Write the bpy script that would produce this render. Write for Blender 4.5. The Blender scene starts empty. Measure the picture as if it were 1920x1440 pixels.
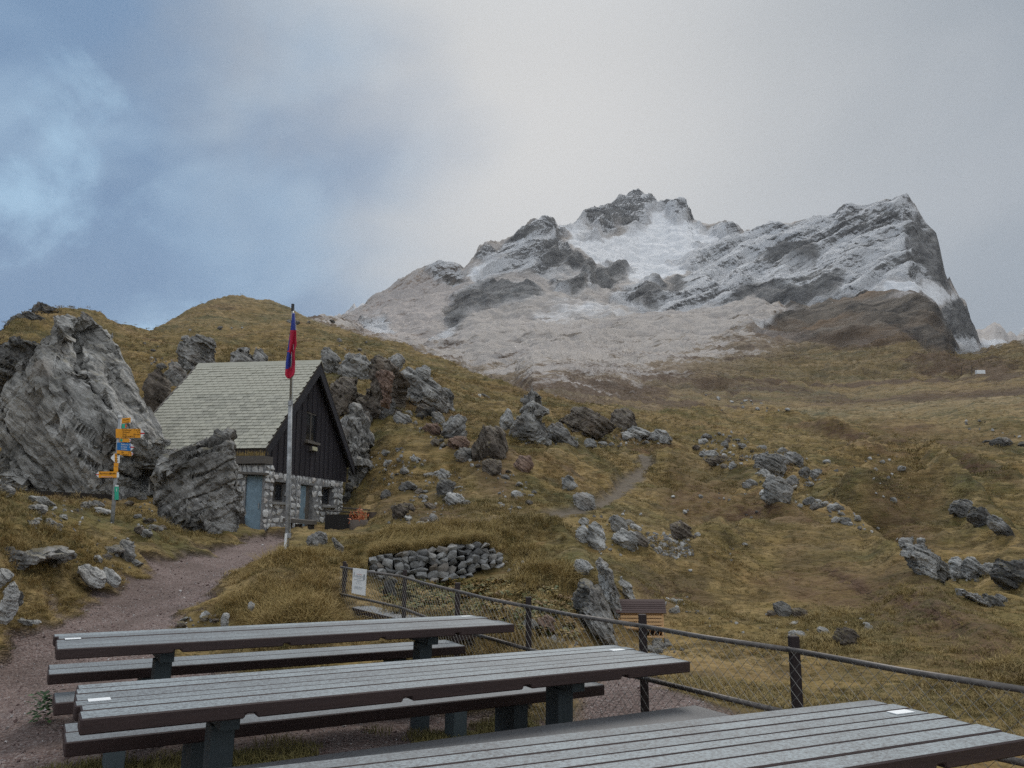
import bpy, bmesh, math, random
import numpy as np
from mathutils import Vector, Matrix
from mathutils.bvhtree import BVHTree

R = math.radians
scene = bpy.context.scene
COL = scene.collection

# ------------------------------------------------------------------ camera, sky, sun, exposure
FPX, PITCH, ZC = 1474.0, R(9.7), 1.55
cam_d = bpy.data.cameras.new("camera")
cam_d.sensor_width = 36.0
cam_d.lens = FPX / 1920 * 36
cam_d.clip_start, cam_d.clip_end = 0.1, 20000
cam = bpy.data.objects.new("camera", cam_d)
cam.location = (0, 0, ZC)
cam.rotation_euler = (math.pi / 2 + PITCH, 0, 0)
COL.objects.link(cam)
scene.camera = cam

SUN_AZ, SUN_EL = R(12), R(46)
SUNDIR = Vector((math.sin(SUN_AZ) * math.cos(SUN_EL), math.cos(SUN_AZ) * math.cos(SUN_EL), math.sin(SUN_EL)))
sun_d = bpy.data.lights.new("sun", 'SUN')
sun_d.energy = 1.5
sun_d.angle = R(22)
sun_d.color = (1.0, 0.95, 0.88)
sun = bpy.data.objects.new("sun", sun_d)
sun.rotation_euler = (-SUNDIR).to_track_quat('-Z', 'Y').to_euler()
sun.location = (0, 0, 50)
COL.objects.link(sun)

vs = scene.view_settings
vs.view_transform = 'Standard'
vs.look = 'None'
vs.exposure = 0.34
vs.gamma = 1.0
vs.use_curve_mapping = False
scene.render.engine = 'CYCLES'
scene.cycles.use_denoising = False
scene.cycles.max_bounces = 5
scene.cycles.diffuse_bounces = 3
scene.cycles.volume_bounces = 0
scene.cycles.transparent_max_bounces = 8


class NT:
    """small node-graph builder"""
    def __init__(self, nt):
        self.nt = nt

    def new(self, t, **kw):
        n = self.nt.nodes.new(t)
        for k, v in kw.items():
            setattr(n, k, v)
        return n

    def put(self, sock, v):
        if v is None:
            return
        if isinstance(v, bpy.types.NodeSocket):
            self.nt.links.new(v, sock)
        elif isinstance(v, (tuple, list)) and len(v) == 3 and sock.type == 'RGBA':
            sock.default_value = (*v, 1)
        else:
            sock.default_value = v

    def math(self, op, a, b=None, c=None, clamp=False):
        n = self.new('ShaderNodeMath', operation=op, use_clamp=clamp)
        for i, v in enumerate((a, b, c)):
            if v is not None:
                self.put(n.inputs[i], v)
        return n.outputs[0]

    def vmath(self, op, a, b=None):
        n = self.new('ShaderNodeVectorMath', operation=op)
        self.put(n.inputs[0], a)
        if b is not None:
            self.put(n.inputs[1], b)
        return n.outputs['Value'] if op in ('DOT_PRODUCT', 'LENGTH') else n.outputs[0]

    def vscale(self, a, k):
        n = self.new('ShaderNodeVectorMath', operation='SCALE')
        self.put(n.inputs[0], a)
        self.put(n.inputs['Scale'], k)
        return n.outputs[0]

    def noise(self, vec, scale, detail=4, rough=.55, dist=0.0, lac=2.0):
        n = self.new('ShaderNodeTexNoise')
        self.put(n.inputs['Vector'], vec)
        self.put(n.inputs['Scale'], scale)
        n.inputs['Detail'].default_value = detail
        n.inputs['Roughness'].default_value = rough
        n.inputs['Distortion'].default_value = dist
        n.inputs['Lacunarity'].default_value = lac
        return n.outputs['Fac']

    def voro(self, vec, scale, feature='F1', rand=1.0):
        n = self.new('ShaderNodeTexVoronoi', feature=feature)
        self.put(n.inputs['Vector'], vec)
        self.put(n.inputs['Scale'], scale)
        n.inputs['Randomness'].default_value = rand
        return n.outputs['Distance'], n.outputs.get('Color')

    def ramp(self, fac, stops, interp='LINEAR'):
        n = self.new('ShaderNodeValToRGB')
        cr = n.color_ramp
        cr.interpolation = interp
        while len(cr.elements) < len(stops):
            cr.elements.new(.5)
        for e, (p, c) in zip(cr.elements, stops):
            e.position = p
            e.color = (*c, 1) if isinstance(c, (tuple, list)) else (c, c, c, 1)
        self.put(n.inputs[0], fac)
        return n.outputs[0]

    def mix(self, fac, a, b, blend='MIX'):
        n = self.new('ShaderNodeMix', data_type='RGBA', blend_type=blend)
        self.put(n.inputs[0], fac)
        self.put(n.inputs[6], a)
        self.put(n.inputs[7], b)
        return n.outputs[2]

    def step(self, v, lo, hi):
        n = self.new('ShaderNodeMapRange', interpolation_type='SMOOTHSTEP')
        self.put(n.inputs[0], v)
        n.inputs[1].default_value = lo
        n.inputs[2].default_value = hi
        return n.outputs[0]

    def sep(self, v):
        n = self.new('ShaderNodeSeparateXYZ')
        self.put(n.inputs[0], v)
        return n.outputs

    def mapping(self, v, scale=(1, 1, 1), rot=(0, 0, 0)):
        if any(rot):
            n = self.new('ShaderNodeMapping')
            self.put(n.inputs[0], v)
            n.inputs['Rotation'].default_value = rot
            v = n.outputs[0]
        n = self.new('ShaderNodeMapping')
        self.put(n.inputs[0], v)
        n.inputs['Scale'].default_value = scale
        return n.outputs[0]

    def bump(self, h, dist, strength=1.0, normal=None):
        n = self.new('ShaderNodeBump')
        n.inputs['Strength'].default_value = strength
        n.inputs['Distance'].default_value = dist
        self.put(n.inputs['Height'], h)
        if normal is not None:
            self.put(n.inputs['Normal'], normal)
        return n.outputs[0]

    def geo(self):
        return self.new('ShaderNodeNewGeometry').outputs

    def tex(self):
        return self.new('ShaderNodeTexCoord').outputs

    def attr(self, name):
        return self.new('ShaderNodeAttribute', attribute_name=name).outputs

    def objinfo(self):
        return self.new('ShaderNodeObjectInfo').outputs


# ---- world: an overcast sky with the sun behind thin cloud, open blue to the left
world = bpy.data.worlds.new("World")
scene.world = world
world.use_nodes = True
world.node_tree.nodes.clear()
w = NT(world.node_tree)
wd = w.tex()['Generated']
sky = w.new('ShaderNodeTexSky', sky_type='NISHITA')
sky.sun_disc = False
sky.sun_elevation = SUN_EL
sky.sun_rotation = SUN_AZ
sky.altitude = 2000
sx, sy, sz = w.sep(wd)[:3]
n_big = w.noise(w.mapping(wd, (1.3, 1.3, 2.0)), 1.7, 5, .5, .3)
n_mid = w.noise(w.mapping(wd, (1.0, 1.0, 1.6), (0, R(25), 0)), 4.2, 4, .5, .35)
# the cloud is thinnest, and brightest, low over the summit
THIN = Vector((math.sin(R(2)) * math.cos(R(27)), math.cos(R(2)) * math.cos(R(27)), math.sin(R(27))))
sd = w.vmath('DOT_PRODUCT', wd, tuple(THIN))
sdc = w.math('MAXIMUM', sd, 0.0)
glow1 = w.math('POWER', sdc, 22.0)
glow2 = w.math('POWER', sdc, 7.0)
# thickness of the cloud: thick to the right, torn to the left
left = w.step(w.math('ADD', w.math('MULTIPLY', sx, -1.0), w.math('MULTIPLY', w.math('SUBTRACT', n_big, .5), .7)), .02, .46)
cloud_grey = w.mix(w.step(n_mid, .3, .75), (.215, .265, .325), (.31, .35, .40))
warm = w.mix(w.math('MULTIPLY', glow2, .80, clamp=True), cloud_grey, (.435, .455, .47))
lit = w.mix(w.math('MULTIPLY', glow1, .85, clamp=True), warm, (.63, .625, .615))
blue_cloud = w.mix(w.step(n_mid, .36, .62), (.150, .250, .400), (.255, .380, .530))
gap = w.math('MULTIPLY', w.step(w.noise(w.mapping(wd, (1.6, 1, .9), (0, R(-62), 0)), 3.4, 6, .56, .5), .54, .72), w.step(sx, -.22, -.46))
torn = w.mix(w.math('MULTIPLY', gap, .9), blue_cloud, (.42, .64, .82))
allc = w.mix(left, lit, torn)
# the overcast is brighter overhead, and brighter where the sun strikes it from the front (behind the viewer)
zen = w.math('ADD', 1.0, w.math('ADD', w.math('MULTIPLY', w.step(sz, .52, 1.0), 1.6), w.math('MULTIPLY', w.step(sy, .25, -.55), 1.0)))
hor = w.mix(w.step(sz, -.25, .0), (.22, .22, .22), allc)
hs = w.vscale(w.mix(w.math('MULTIPLY', w.math('SUBTRACT', zen, 1.0), .8, clamp=True), hor, (.355, .372, .388)), zen)
bg_c = w.new('ShaderNodeBackground')
w.put(bg_c.inputs[0], hs)
bg_c.inputs[1].default_value = 0.88
bg_s = w.new('ShaderNodeBackground')
w.put(bg_s.inputs[0], sky.outputs[0])
bg_s.inputs[1].default_value = 0.06
mixs = w.new('ShaderNodeMixShader')
w.put(mixs.inputs[0], w.math('SUBTRACT', 1.0, w.math('MULTIPLY', gap, .3)))
w.nt.links.new(bg_s.outputs[0], mixs.inputs[1])
w.nt.links.new(bg_c.outputs[0], mixs.inputs[2])
wo = w.new('ShaderNodeOutputWorld')
w.nt.links.new(mixs.outputs[0], wo.inputs[0])


# ------------------------------------------------------------------ helpers
def ray(px, py):
    """direction (forward depth along +Y of the ground) of a sight line of the survey photo"""
    a = (px - 960) / FPX
    b = (720 - py) / FPX
    c, s = math.cos(PITCH), math.sin(PITCH)
    return np.array([a, c - b * s, s + b * c])


def at_y(px, py, y):
    r = ray(px, py)
    return np.array([0, 0, ZC]) + r * (y / r[1])


def on_plane(px, py, h):
    r = ray(px, py)
    t = (h - ZC) / (r[2] + .0183 * r[0] + .0112 * r[1])
    return np.array([0, 0, ZC]) + t * r


def to_px(P):
    c, s = math.cos(PITCH), math.sin(PITCH)
    z = P[:, 2] - ZC
    d = P[:, 1] * c + z * s
    u = -P[:, 1] * s + z * c
    d = np.where(d < .05, .05, d)
    return 960 + FPX * P[:, 0] / d, 720 - FPX * u / d


def plane_z(x, y):
    return -.0183 * x - .0112 * y


def tag(o, label=None, cat=None, group=None, kind=None):
    if label: o['label'] = label
    if cat: o['category'] = cat
    if group: o['group'] = group
    if kind: o['kind'] = kind
    return o


def link(o, parent=None):
    COL.objects.link(o)
    if parent is not None:
        o.parent = parent
    return o


def empty(name, loc=(0, 0, 0), rotz=0.0):
    o = bpy.data.objects.new(name, None)
    o.location = loc
    o.rotation_euler = (0, 0, rotz)
    o.empty_display_size = .2
    return link(o)


def np_mesh(name, V, F, mat=None, smooth=False):
    me = bpy.data.meshes.new(name)
    V = np.asarray(V, np.float32)
    F = np.asarray(F, np.int32)
    k = F.shape[1]
    me.vertices.add(len(V))
    me.vertices.foreach_set('co', V.ravel())
    me.loops.add(F.size)
    me.loops.foreach_set('vertex_index', F.ravel())
    me.polygons.add(len(F))
    me.polygons.foreach_set('loop_start', np.arange(0, F.size, k, dtype=np.int32))
    me.polygons.foreach_set('use_smooth', np.full(len(F), smooth))
    me.update(calc_edges=True)
    if mat: me.materials.append(mat)
    return me


class MB:
    """collects simple solids and builds them as ONE mesh object"""
    def __init__(self):
        self.v, self.f = [], []

    def add(self, vs_, fs_):
        n = len(self.v)
        self.v += [tuple(p) for p in vs_]
        self.f += [tuple(i + n for i in f) for f in fs_]
        return self

    def box(self, x0, x1, y0, y1, z0, z1):
        return self.add([(x0, y0, z0), (x1, y0, z0), (x1, y1, z0), (x0, y1, z0), (x0, y0, z1), (x1, y0, z1), (x1, y1, z1), (x0, y1, z1)],
                        [(0, 3, 2, 1), (4, 5, 6, 7), (0, 1, 5, 4), (1, 2, 6, 5), (2, 3, 7, 6), (3, 0, 4, 7)])

    def beam(self, p, q, wd_, ht, up=(0, 0, 1)):
        p, q, up = Vector(p), Vector(q), Vector(up)
        d = (q - p).normalized()
        s = d.cross(up).normalized() * wd_ / 2
        u = s.cross(d).normalized() * ht / 2
        V = [p - s - u, p + s - u, p + s + u, p - s + u, q - s - u, q + s - u, q + s + u, q - s + u]
        return self.add(V, [(0, 1, 2, 3), (7, 6, 5, 4), (0, 4, 5, 1), (1, 5, 6, 2), (2, 6, 7, 3), (3, 7, 4, 0)])

    def tube(self, pts, r, n=8, cap=True):
        pts = [Vector(p) for p in pts]
        rs = r if isinstance(r, (list, tuple)) else [r] * len(pts)
        V, F = [], []
        for i, p in enumerate(pts):
            d = (pts[min(i + 1, len(pts) - 1)] - pts[max(i - 1, 0)]).normalized()
            a = d.cross(Vector((0, 0, 1)) if abs(d.z) < .9 else Vector((1, 0, 0))).normalized()
            b = d.cross(a)
            for k in range(n):
                t = 2 * math.pi * k / n
                V.append(p + (a * math.cos(t) + b * math.sin(t)) * rs[i])
        for i in range(len(pts) - 1):
            for k in range(n):
                F.append((i * n + k, i * n + (k + 1) % n, (i + 1) * n + (k + 1) % n, (i + 1) * n + k))
        if cap:
            F.append(tuple(range(n))[::-1])
            F.append(tuple(range((len(pts) - 1) * n, len(pts) * n)))
        return self.add(V, F)

    def prism(self, poly, axis, a0, a1):
        """poly: 2-D outline; axis: 'x','y','z' along which it is extruded from a0 to a1"""
        def put(p, a):
            return {'x': (a, p[0], p[1]), 'y': (p[0], a, p[1]), 'z': (p[0], p[1], a)}[axis]
        n = len(poly)
        V = [put(p, a0) for p in poly] + [put(p, a1) for p in poly]
        F = [tuple(range(n))[::-1], tuple(range(n, 2 * n))] + [(i, (i + 1) % n, n + (i + 1) % n, n + i) for i in range(n)]
        return self.add(V, F)

    def mesh(self, name, mat, bevel=0.0, smooth=False):
        me = bpy.data.meshes.new(name)
        me.from_pydata([tuple(p) for p in self.v], [], self.f)
        bm = bmesh.new()
        bm.from_mesh(me)
        bmesh.ops.recalc_face_normals(bm, faces=bm.faces)
        if bevel:
            bmesh.ops.bevel(bm, geom=list(bm.edges), offset=bevel, segments=1, affect='EDGES', clamp_overlap=True)
        bm.to_mesh(me)
        bm.free()
        if smooth:
            me.polygons.foreach_set('use_smooth', [True] * len(me.polygons))
        me.materials.append(mat)
        return me

    def build(self, name, mat, parent=None, bevel=0.0, smooth=False):
        return link(bpy.data.objects.new(name, self.mesh(name, mat, bevel, smooth)), parent)


# ---- gradient noise on arrays
_rng = np.random.default_rng(7)
_PERM = np.tile(_rng.permutation(256), 3)
_G = _rng.normal(size=(256, 3))
_G /= np.linalg.norm(_G, axis=1)[:, None]
_G = _G.astype(np.float32)


def perlin(P, scale=1.0, seed=0):
    P = np.asarray(P, np.float32) * scale + np.float32(seed * 17.31)
    i = np.floor(P).astype(np.int32)
    f = (P - i).astype(np.float32)
    i &= 255
    u = f * f * f * (f * (f * 6 - 15) + 10)
    out = 0
    for dx in (0, 1):
        wx = u[:, 0] if dx else 1 - u[:, 0]
        for dy in (0, 1):
            wy = u[:, 1] if dy else 1 - u[:, 1]
            h2 = _PERM[_PERM[i[:, 0] + dx] + i[:, 1] + dy]
            for dz in (0, 1):
                wz = u[:, 2] if dz else 1 - u[:, 2]
                g = _G[_PERM[h2 + i[:, 2] + dz]]
                d = g[:, 0] * (f[:, 0] - dx) + g[:, 1] * (f[:, 1] - dy) + g[:, 2] * (f[:, 2] - dz)
                out = out + wx * wy * wz * d
    return out * 1.6


def fbm(P, scale, octv=4, seed=0, gain=.5, ridged=False):
    s, a, o = 0, 1.0, scale
    for k in range(octv):
        n = perlin(P, o, seed + k)
        s = s + a * ((1 - np.abs(n) * 2) if ridged else n)
        a *= gain
        o *= 2.03
    return s


def in_poly(px, py, poly):
    c = np.zeros(px.shape, bool)
    n = len(poly)
    for i in range(n):
        x0, y0 = poly[i]
        x1, y1 = poly[(i + 1) % n]
        if y0 == y1: continue
        m = ((y0 > py) != (y1 > py)) & (px < (x1 - x0) * (py - y0) / (y1 - y0) + x0)
        c ^= m
    return c


def poly_dist(x, y, poly, closed=True):
    d = np.full(x.shape, 1e9)
    n = len(poly)
    for i in range(n if closed else n - 1):
        ax, ay = poly[i]
        bx, by = poly[(i + 1) % n]
        vx, vy = bx - ax, by - ay
        t = np.clip(((x - ax) * vx + (y - ay) * vy) / (vx * vx + vy * vy + 1e-9), 0, 1)
        d = np.minimum(d, np.hypot(x - ax - t * vx, y - ay - t * vy))
    return d


def sstep(v, a, b):
    t = np.clip((v - a) / (b - a), 0, 1)
    return t * t * (3 - 2 * t)


# ------------------------------------------------------------------ materials
def material(name):
    m = bpy.data.materials.new(name)
    m.use_nodes = True
    nt = NT(m.node_tree)
    b = m.node_tree.nodes['Principled BSDF']
    b.inputs['Specular IOR Level'].default_value = .3
    return m, nt, b


def wood_mat(name, dark, light, rough=.75, scale=(1, 18, 18), bump=.002, spec=.3):
    m, t, b = material(name)
    co = t.tex()['Object']
    rnd = t.objinfo()['Random']
    v = t.vmath('ADD', t.mapping(co, scale), t.vscale((1, 1, 1), t.math('MULTIPLY', rnd, 40.0)))
    n1 = t.noise(v, 3.0, 5, .6, .4)
    n2 = t.noise(co, 2.2, 3)
    c = t.mix(n1, dark, light)
    c = t.mix(t.math('MULTIPLY', n2, .5), c, tuple(x * .55 for x in dark))
    c = t.mix(t.math('MULTIPLY', rnd, .35), c, tuple(min(1, x * 1.3) for x in light))
    t.put(b.inputs['Base Color'], c)
    b.inputs['Roughness'].default_value = rough
    b.inputs['Specular IOR Level'].default_value = spec
    t.put(b.inputs['Normal'], t.bump(n1, bump))
    return m


def plain_mat(name, col, rough=.6, metal=0.0, var=.25, nscale=12.0, bump=0.0):
    m, t, b = material(name)
    co = t.tex()['Object']
    n1 = t.noise(co, nscale, 5, .6)
    c = t.mix(t.step(n1, .3, .75), tuple(x * (1 - var) for x in col), tuple(min(1, x * (1 + var * .6)) for x in col))
    t.put(b.inputs['Base Color'], c)
    t.put(b.inputs['Roughness'], t.math('ADD', rough - .1, t.math('MULTIPLY', n1, .2)))
    b.inputs['Metallic'].default_value = metal
    if bump:
        t.put(b.inputs['Normal'], t.bump(n1, bump))
    return m


def rock_mat(name, dark, mid, pale, moss=.5, mosscol=(.085, .075, .025), warm=(.16, .115, .08)):
    m, t, b = material(name)
    g = t.geo()
    P = g['Position']
    rnd = t.objinfo()['Random']
    off = t.vmath('ADD', P, t.vscale((9, 5, 3), rnd))
    n1 = t.noise(off, .8, 6, .62, .6)
    st = t.noise(t.mapping(off, (1.2, 1.2, 4.5), (R(20), R(-38), 0)), 1.6, 6, .65, .5)
    n2 = t.noise(off, 9.0, 5, .7)
    n3 = t.noise(off, 3.3, 4, .6, .3)
    c = t.ramp(n1, [(.30, dark), (.5, mid), (.72, pale)])
    c = t.mix(t.math('MULTIPLY', t.step(st, .46, .62), .68), c, dark)
    c = t.mix(t.math('MULTIPLY', t.step(n3, .60, .72), .6), c, pale)
    c = t.mix(t.math('MULTIPLY', t.step(t.noise(off, .55, 3), .55, .75), .55), c, warm)
    c = t.mix(t.math('MULTIPLY', n2, .35), c, dark)
    # pale lichen spots
    d, _ = t.voro(off, 6.5)
    c = t.mix(t.math('MULTIPLY', t.step(t.math('ADD', d, t.math('MULTIPLY', n2, .3)), .33, .22), t.step(n1, .5, .65)), c, tuple(min(.6, x * 1.35) for x in pale))
    nz = t.sep(g['True Normal'])[2]
    mm = t.math('MULTIPLY', t.step(t.math('ADD', nz, t.math('MULTIPLY', t.math('SUBTRACT', n3, .5), 1.5)), .72, .98), moss)
    c = t.mix(mm, c, t.mix(n2, mosscol, (.16, .12, .045)))
    t.put(b.inputs['Base Color'], c)
    b.inputs['Roughness'].default_value = .88
    b.inputs['Specular IOR Level'].default_value = .2
    h = t.math('ADD', t.math('MULTIPLY', st, .8), t.math('MULTIPLY', n2, .35))
    t.put(b.inputs['Normal'], t.bump(h, .12))
    return m


ROCKS = {
    'grey': rock_mat('grey_rock', (.058, .056, .052), (.29, .282, .27), (.54, .535, .52), .5),
    'light': rock_mat('light_rock', (.070, .068, .064), (.34, .335, .32), (.58, .575, .56), .45),
    'brown': rock_mat('brown_rock', (.05, .041, .034), (.18, .152, .126), (.33, .30, .265), .75),
    'pale': rock_mat('pale_rock', (.12, .12, .115), (.43, .425, .41), (.64, .635, .62), .2),
    'red': rock_mat('reddish_rock', (.08, .056, .047), (.235, .155, .118), (.36, .26, .205), .3),
    'dark': rock_mat('dark_rock', (.032, .031, .030), (.135, .132, .127), (.27, .265, .255), .6),
}


def grass_colour(t, P):
    """meadow colours shared by the ground and the grass that grows on it"""
    P0_ = P
    P = t.mapping(P, (.5, 1.1, 1.7))
    a = t.noise(P, .13, 4, .6, .3)
    b_ = t.noise(P, .55, 4, .6, .4)
    c_ = t.noise(P, 2.3, 3, .6)
    col = t.ramp(a, [(.32, (0.083, 0.081, 0.032)), (.45, (0.157, 0.118, 0.043)), (.58, (0.226, 0.154, 0.060)), (.72, (0.128, 0.077, 0.043))])
    col = t.mix(t.math('MULTIPLY', t.step(b_, .45, .68), .75), col, (0.280, 0.201, 0.095))
    col = t.mix(t.math('MULTIPLY', t.step(b_, .44, .30), .7), col, (0.069, 0.070, 0.030))
    col = t.mix(t.math('MULTIPLY', t.step(c_, .55, .75), .5), col, (0.171, 0.091, 0.040))
    d_ = t.noise(P, .8, 5, .68, .6)
    col = t.mix(t.math('MULTIPLY', t.step(d_, .50, .40), .4), col, (0.056, 0.047, 0.023))
    return col


def ground_mat():
    m, t, b = material('meadow')
    P = t.geo()['Position']
    mk = t.attr('mask')
    r_, g_, bl = t.new('ShaderNodeSeparateColor').outputs[:3]
    t.put(r_.node.inputs[0], mk['Color'])
    col = grass_colour(t, P)
    f1 = t.noise(P, 14, 4, .7)
    f2 = t.noise(t.mapping(P, (1, 1, 3.5)), .9, 5, .65, .4)
    col = t.mix(t.math('MULTIPLY', t.step(f1, .5, .7), .45), col, (.035, .03, .014))
    col = t.mix(t.math('MULTIPLY', t.step(f2, .52, .40), .5), col, (.05, .036, .018))
    heath = mk['Alpha']
    col = t.mix(t.math('MULTIPLY', heath, t.step(t.math('ADD', f2, t.math('MULTIPLY', f1, .3)), .48, .72)), col, t.mix(f1, (.050, .030, .020), (.125, .075, .045)))
    # hoar frost on the higher slopes
    fro = t.math('MULTIPLY', bl, t.step(t.math('ADD', f2, t.math('MULTIPLY', t.math('SUBTRACT', f1, .5), .4)), .34, .60))
    col = t.mix(fro, col, (.40, .37, .335))
    # gravel and trodden earth
    d1, vc = t.voro(P, 34)
    d2, vc2 = t.voro(P, 85)
    gv = t.mix(t.sep(vc)[0], (.095, .066, .060), (.205, .152, .138))
    gv = t.mix(t.math('MULTIPLY', t.step(t.sep(vc2)[1], .72, .85), .65), gv, (.30, .27, .26))
    gv = t.mix(t.math('MULTIPLY', t.step(t.noise(P, 1.1, 5, .65), .35, .70), .75), gv, (.095, .071, .062))
    col = t.mix(r_, col, gv)
    dirt = t.mix(t.noise(P, 7, 4, .7), (.070, .057, .045), (.155, .132, .108))
    col = t.mix(g_, col, dirt)
    t.put(b.inputs['Base Color'], col)
    b.inputs['Roughness'].default_value = .95
    b.inputs['Specular IOR Level'].default_value = .12
    hg = t.math('MULTIPLY', t.math('SUBTRACT', 1.0, d1), r_)
    nb = t.bump(hg, .02)
    nb2 = t.bump(t.math('MULTIPLY', f2, t.math('SUBTRACT', 1.0, r_)), .35, 1.0, nb)
    t.put(b.inputs['Normal'], nb2)
    return m


def mountain_mat():
    m, t, b = material('mountain')
    g = t.geo()
    P = g['Position']
    mk = t.attr('mask')
    r_, g_, bl = t.new('ShaderNodeSeparateColor').outputs[:3]
    t.put(r_.node.inputs[0], mk['Color'])
    warm = mk['Alpha']
    nz = t.sep(g['True Normal'])[2]
    nb = t.noise(P, .010, 6, .6, .4)
    ns = t.noise(t.mapping(P, (.8, 1, 3.4), (0, R(25), 0)), .030, 8, .72, .5)
    nf = t.noise(P, .11, 6, .72)
    nff = t.noise(P, .42, 4, .75)
    # scree and thin grass, dusted white
    gr = grass_colour(t, t.mapping(P, (.3, .3, .5)))
    base = t.mix(nb, (.15, .115, .074), (.23, .175, .125))
    base = t.mix(t.math('MULTIPLY', t.step(bl, .45, .0), .75), base, gr)
    heath = t.noise(t.mapping(P, (.6, 1, 2.2)), .018, 6, .68, .7)
    base = t.mix(t.math('MULTIPLY', t.step(heath, .50, .58), .8), base, (.080, .050, .034))
    base = t.mix(t.math('MULTIPLY', warm, .8), base, (.27, .185, .145))
    speck = t.math('ADD', t.math('MULTIPLY', nf, .6), t.math('MULTIPLY', nff, .4))
    base = t.mix(t.math('MULTIPLY', t.step(speck, .50, .66), .6), base, (.085, .064, .045))
    base = t.mix(t.math('MULTIPLY', t.step(speck, .46, .34), .35), base, (.33, .27, .19))
    rib = t.noise(t.mapping(P, (1, 1, 2.6), (0, R(14), 0)), .045, 7, .72, .5)
    dn = t.math('ADD', t.math('MULTIPLY', rib, .55), t.math('MULTIPLY', speck, .55))
    dn = t.math('ADD', dn, t.math('MULTIPLY', t.math('SUBTRACT', bl, .62), .24))
    dust = t.math('MULTIPLY', t.step(dn, .49, .585), t.step(bl, .0, .55))
    base = t.mix(t.math('MULTIPLY', dust, .66), base, (.49, .46, .44))
    base = t.mix(t.math('MULTIPLY', t.step(rib, .44, .36), .5), base, (.07, .052, .038))
    # rock in beds
    rk = t.ramp(ns, [(.36, (.042, .041, .041)), (.47, (.125, .121, .118)), (.62, (.25, .243, .232))])
    rk = t.mix(t.math('MULTIPLY', t.step(nf, .45, .7), .5), rk, (.05, .047, .047))
    wr = t.mix(t.step(ns, .38, .6), (.050, .043, .037), (.19, .155, .12))
    wr = t.mix(t.math('MULTIPLY', t.step(nb, .52, .66), .7), wr, (.20, .115, .05))
    rk = t.mix(t.math('MULTIPLY', warm, .85), rk, wr)
    stk = t.noise(t.mapping(P, (.5, .8, 3.6), (0, R(25), 0)), .026, 8, .74, .6)
    sn = t.math('ADD', t.math('MULTIPLY', nz, .75), t.math('MULTIPLY', t.math('SUBTRACT', stk, .5), 2.1))
    sn = t.math('ADD', sn, t.math('MULTIPLY', t.math('SUBTRACT', nff, .5), .7))
    sn = t.math('ADD', sn, t.math('MULTIPLY', g_, 1.3))
    snr = t.step(sn, .27, .52)
    snr = t.math('MULTIPLY', snr, t.step(bl, .15, .6))
    snr = t.math('MULTIPLY', snr, t.math('SUBTRACT', 1.0, t.math('MULTIPLY', t.attr('bare')['Fac'], .9)))
    rk = t.mix(t.math('MULTIPLY', snr, .93), rk, (.66, .665, .68))
    col = t.mix(r_, base, rk)
    full = t.math('MULTIPLY', t.step(t.math('ADD', g_, t.math('MULTIPLY', t.math('SUBTRACT', ns, .5), .9)), .30, .75), t.math('SUBTRACT', 1.0, t.math('MULTIPLY', r_, .6)))
    col = t.mix(full, col, t.mix(t.step(nff, .66, .78), (.68, .685, .70), (.27, .26, .26)))
    t.put(b.inputs['Base Color'], col)
    b.inputs['Roughness'].default_value = .9
    b.inputs['Specular IOR Level'].default_value = .1
    h = t.math('ADD', t.math('MULTIPLY', ns, r_), t.math('MULTIPLY', nf, .30))
    t.put(b.inputs['Normal'], t.bump(h, 14.0))
    return m


GROUND = ground_mat()
MOUNTAIN = mountain_mat()

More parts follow.
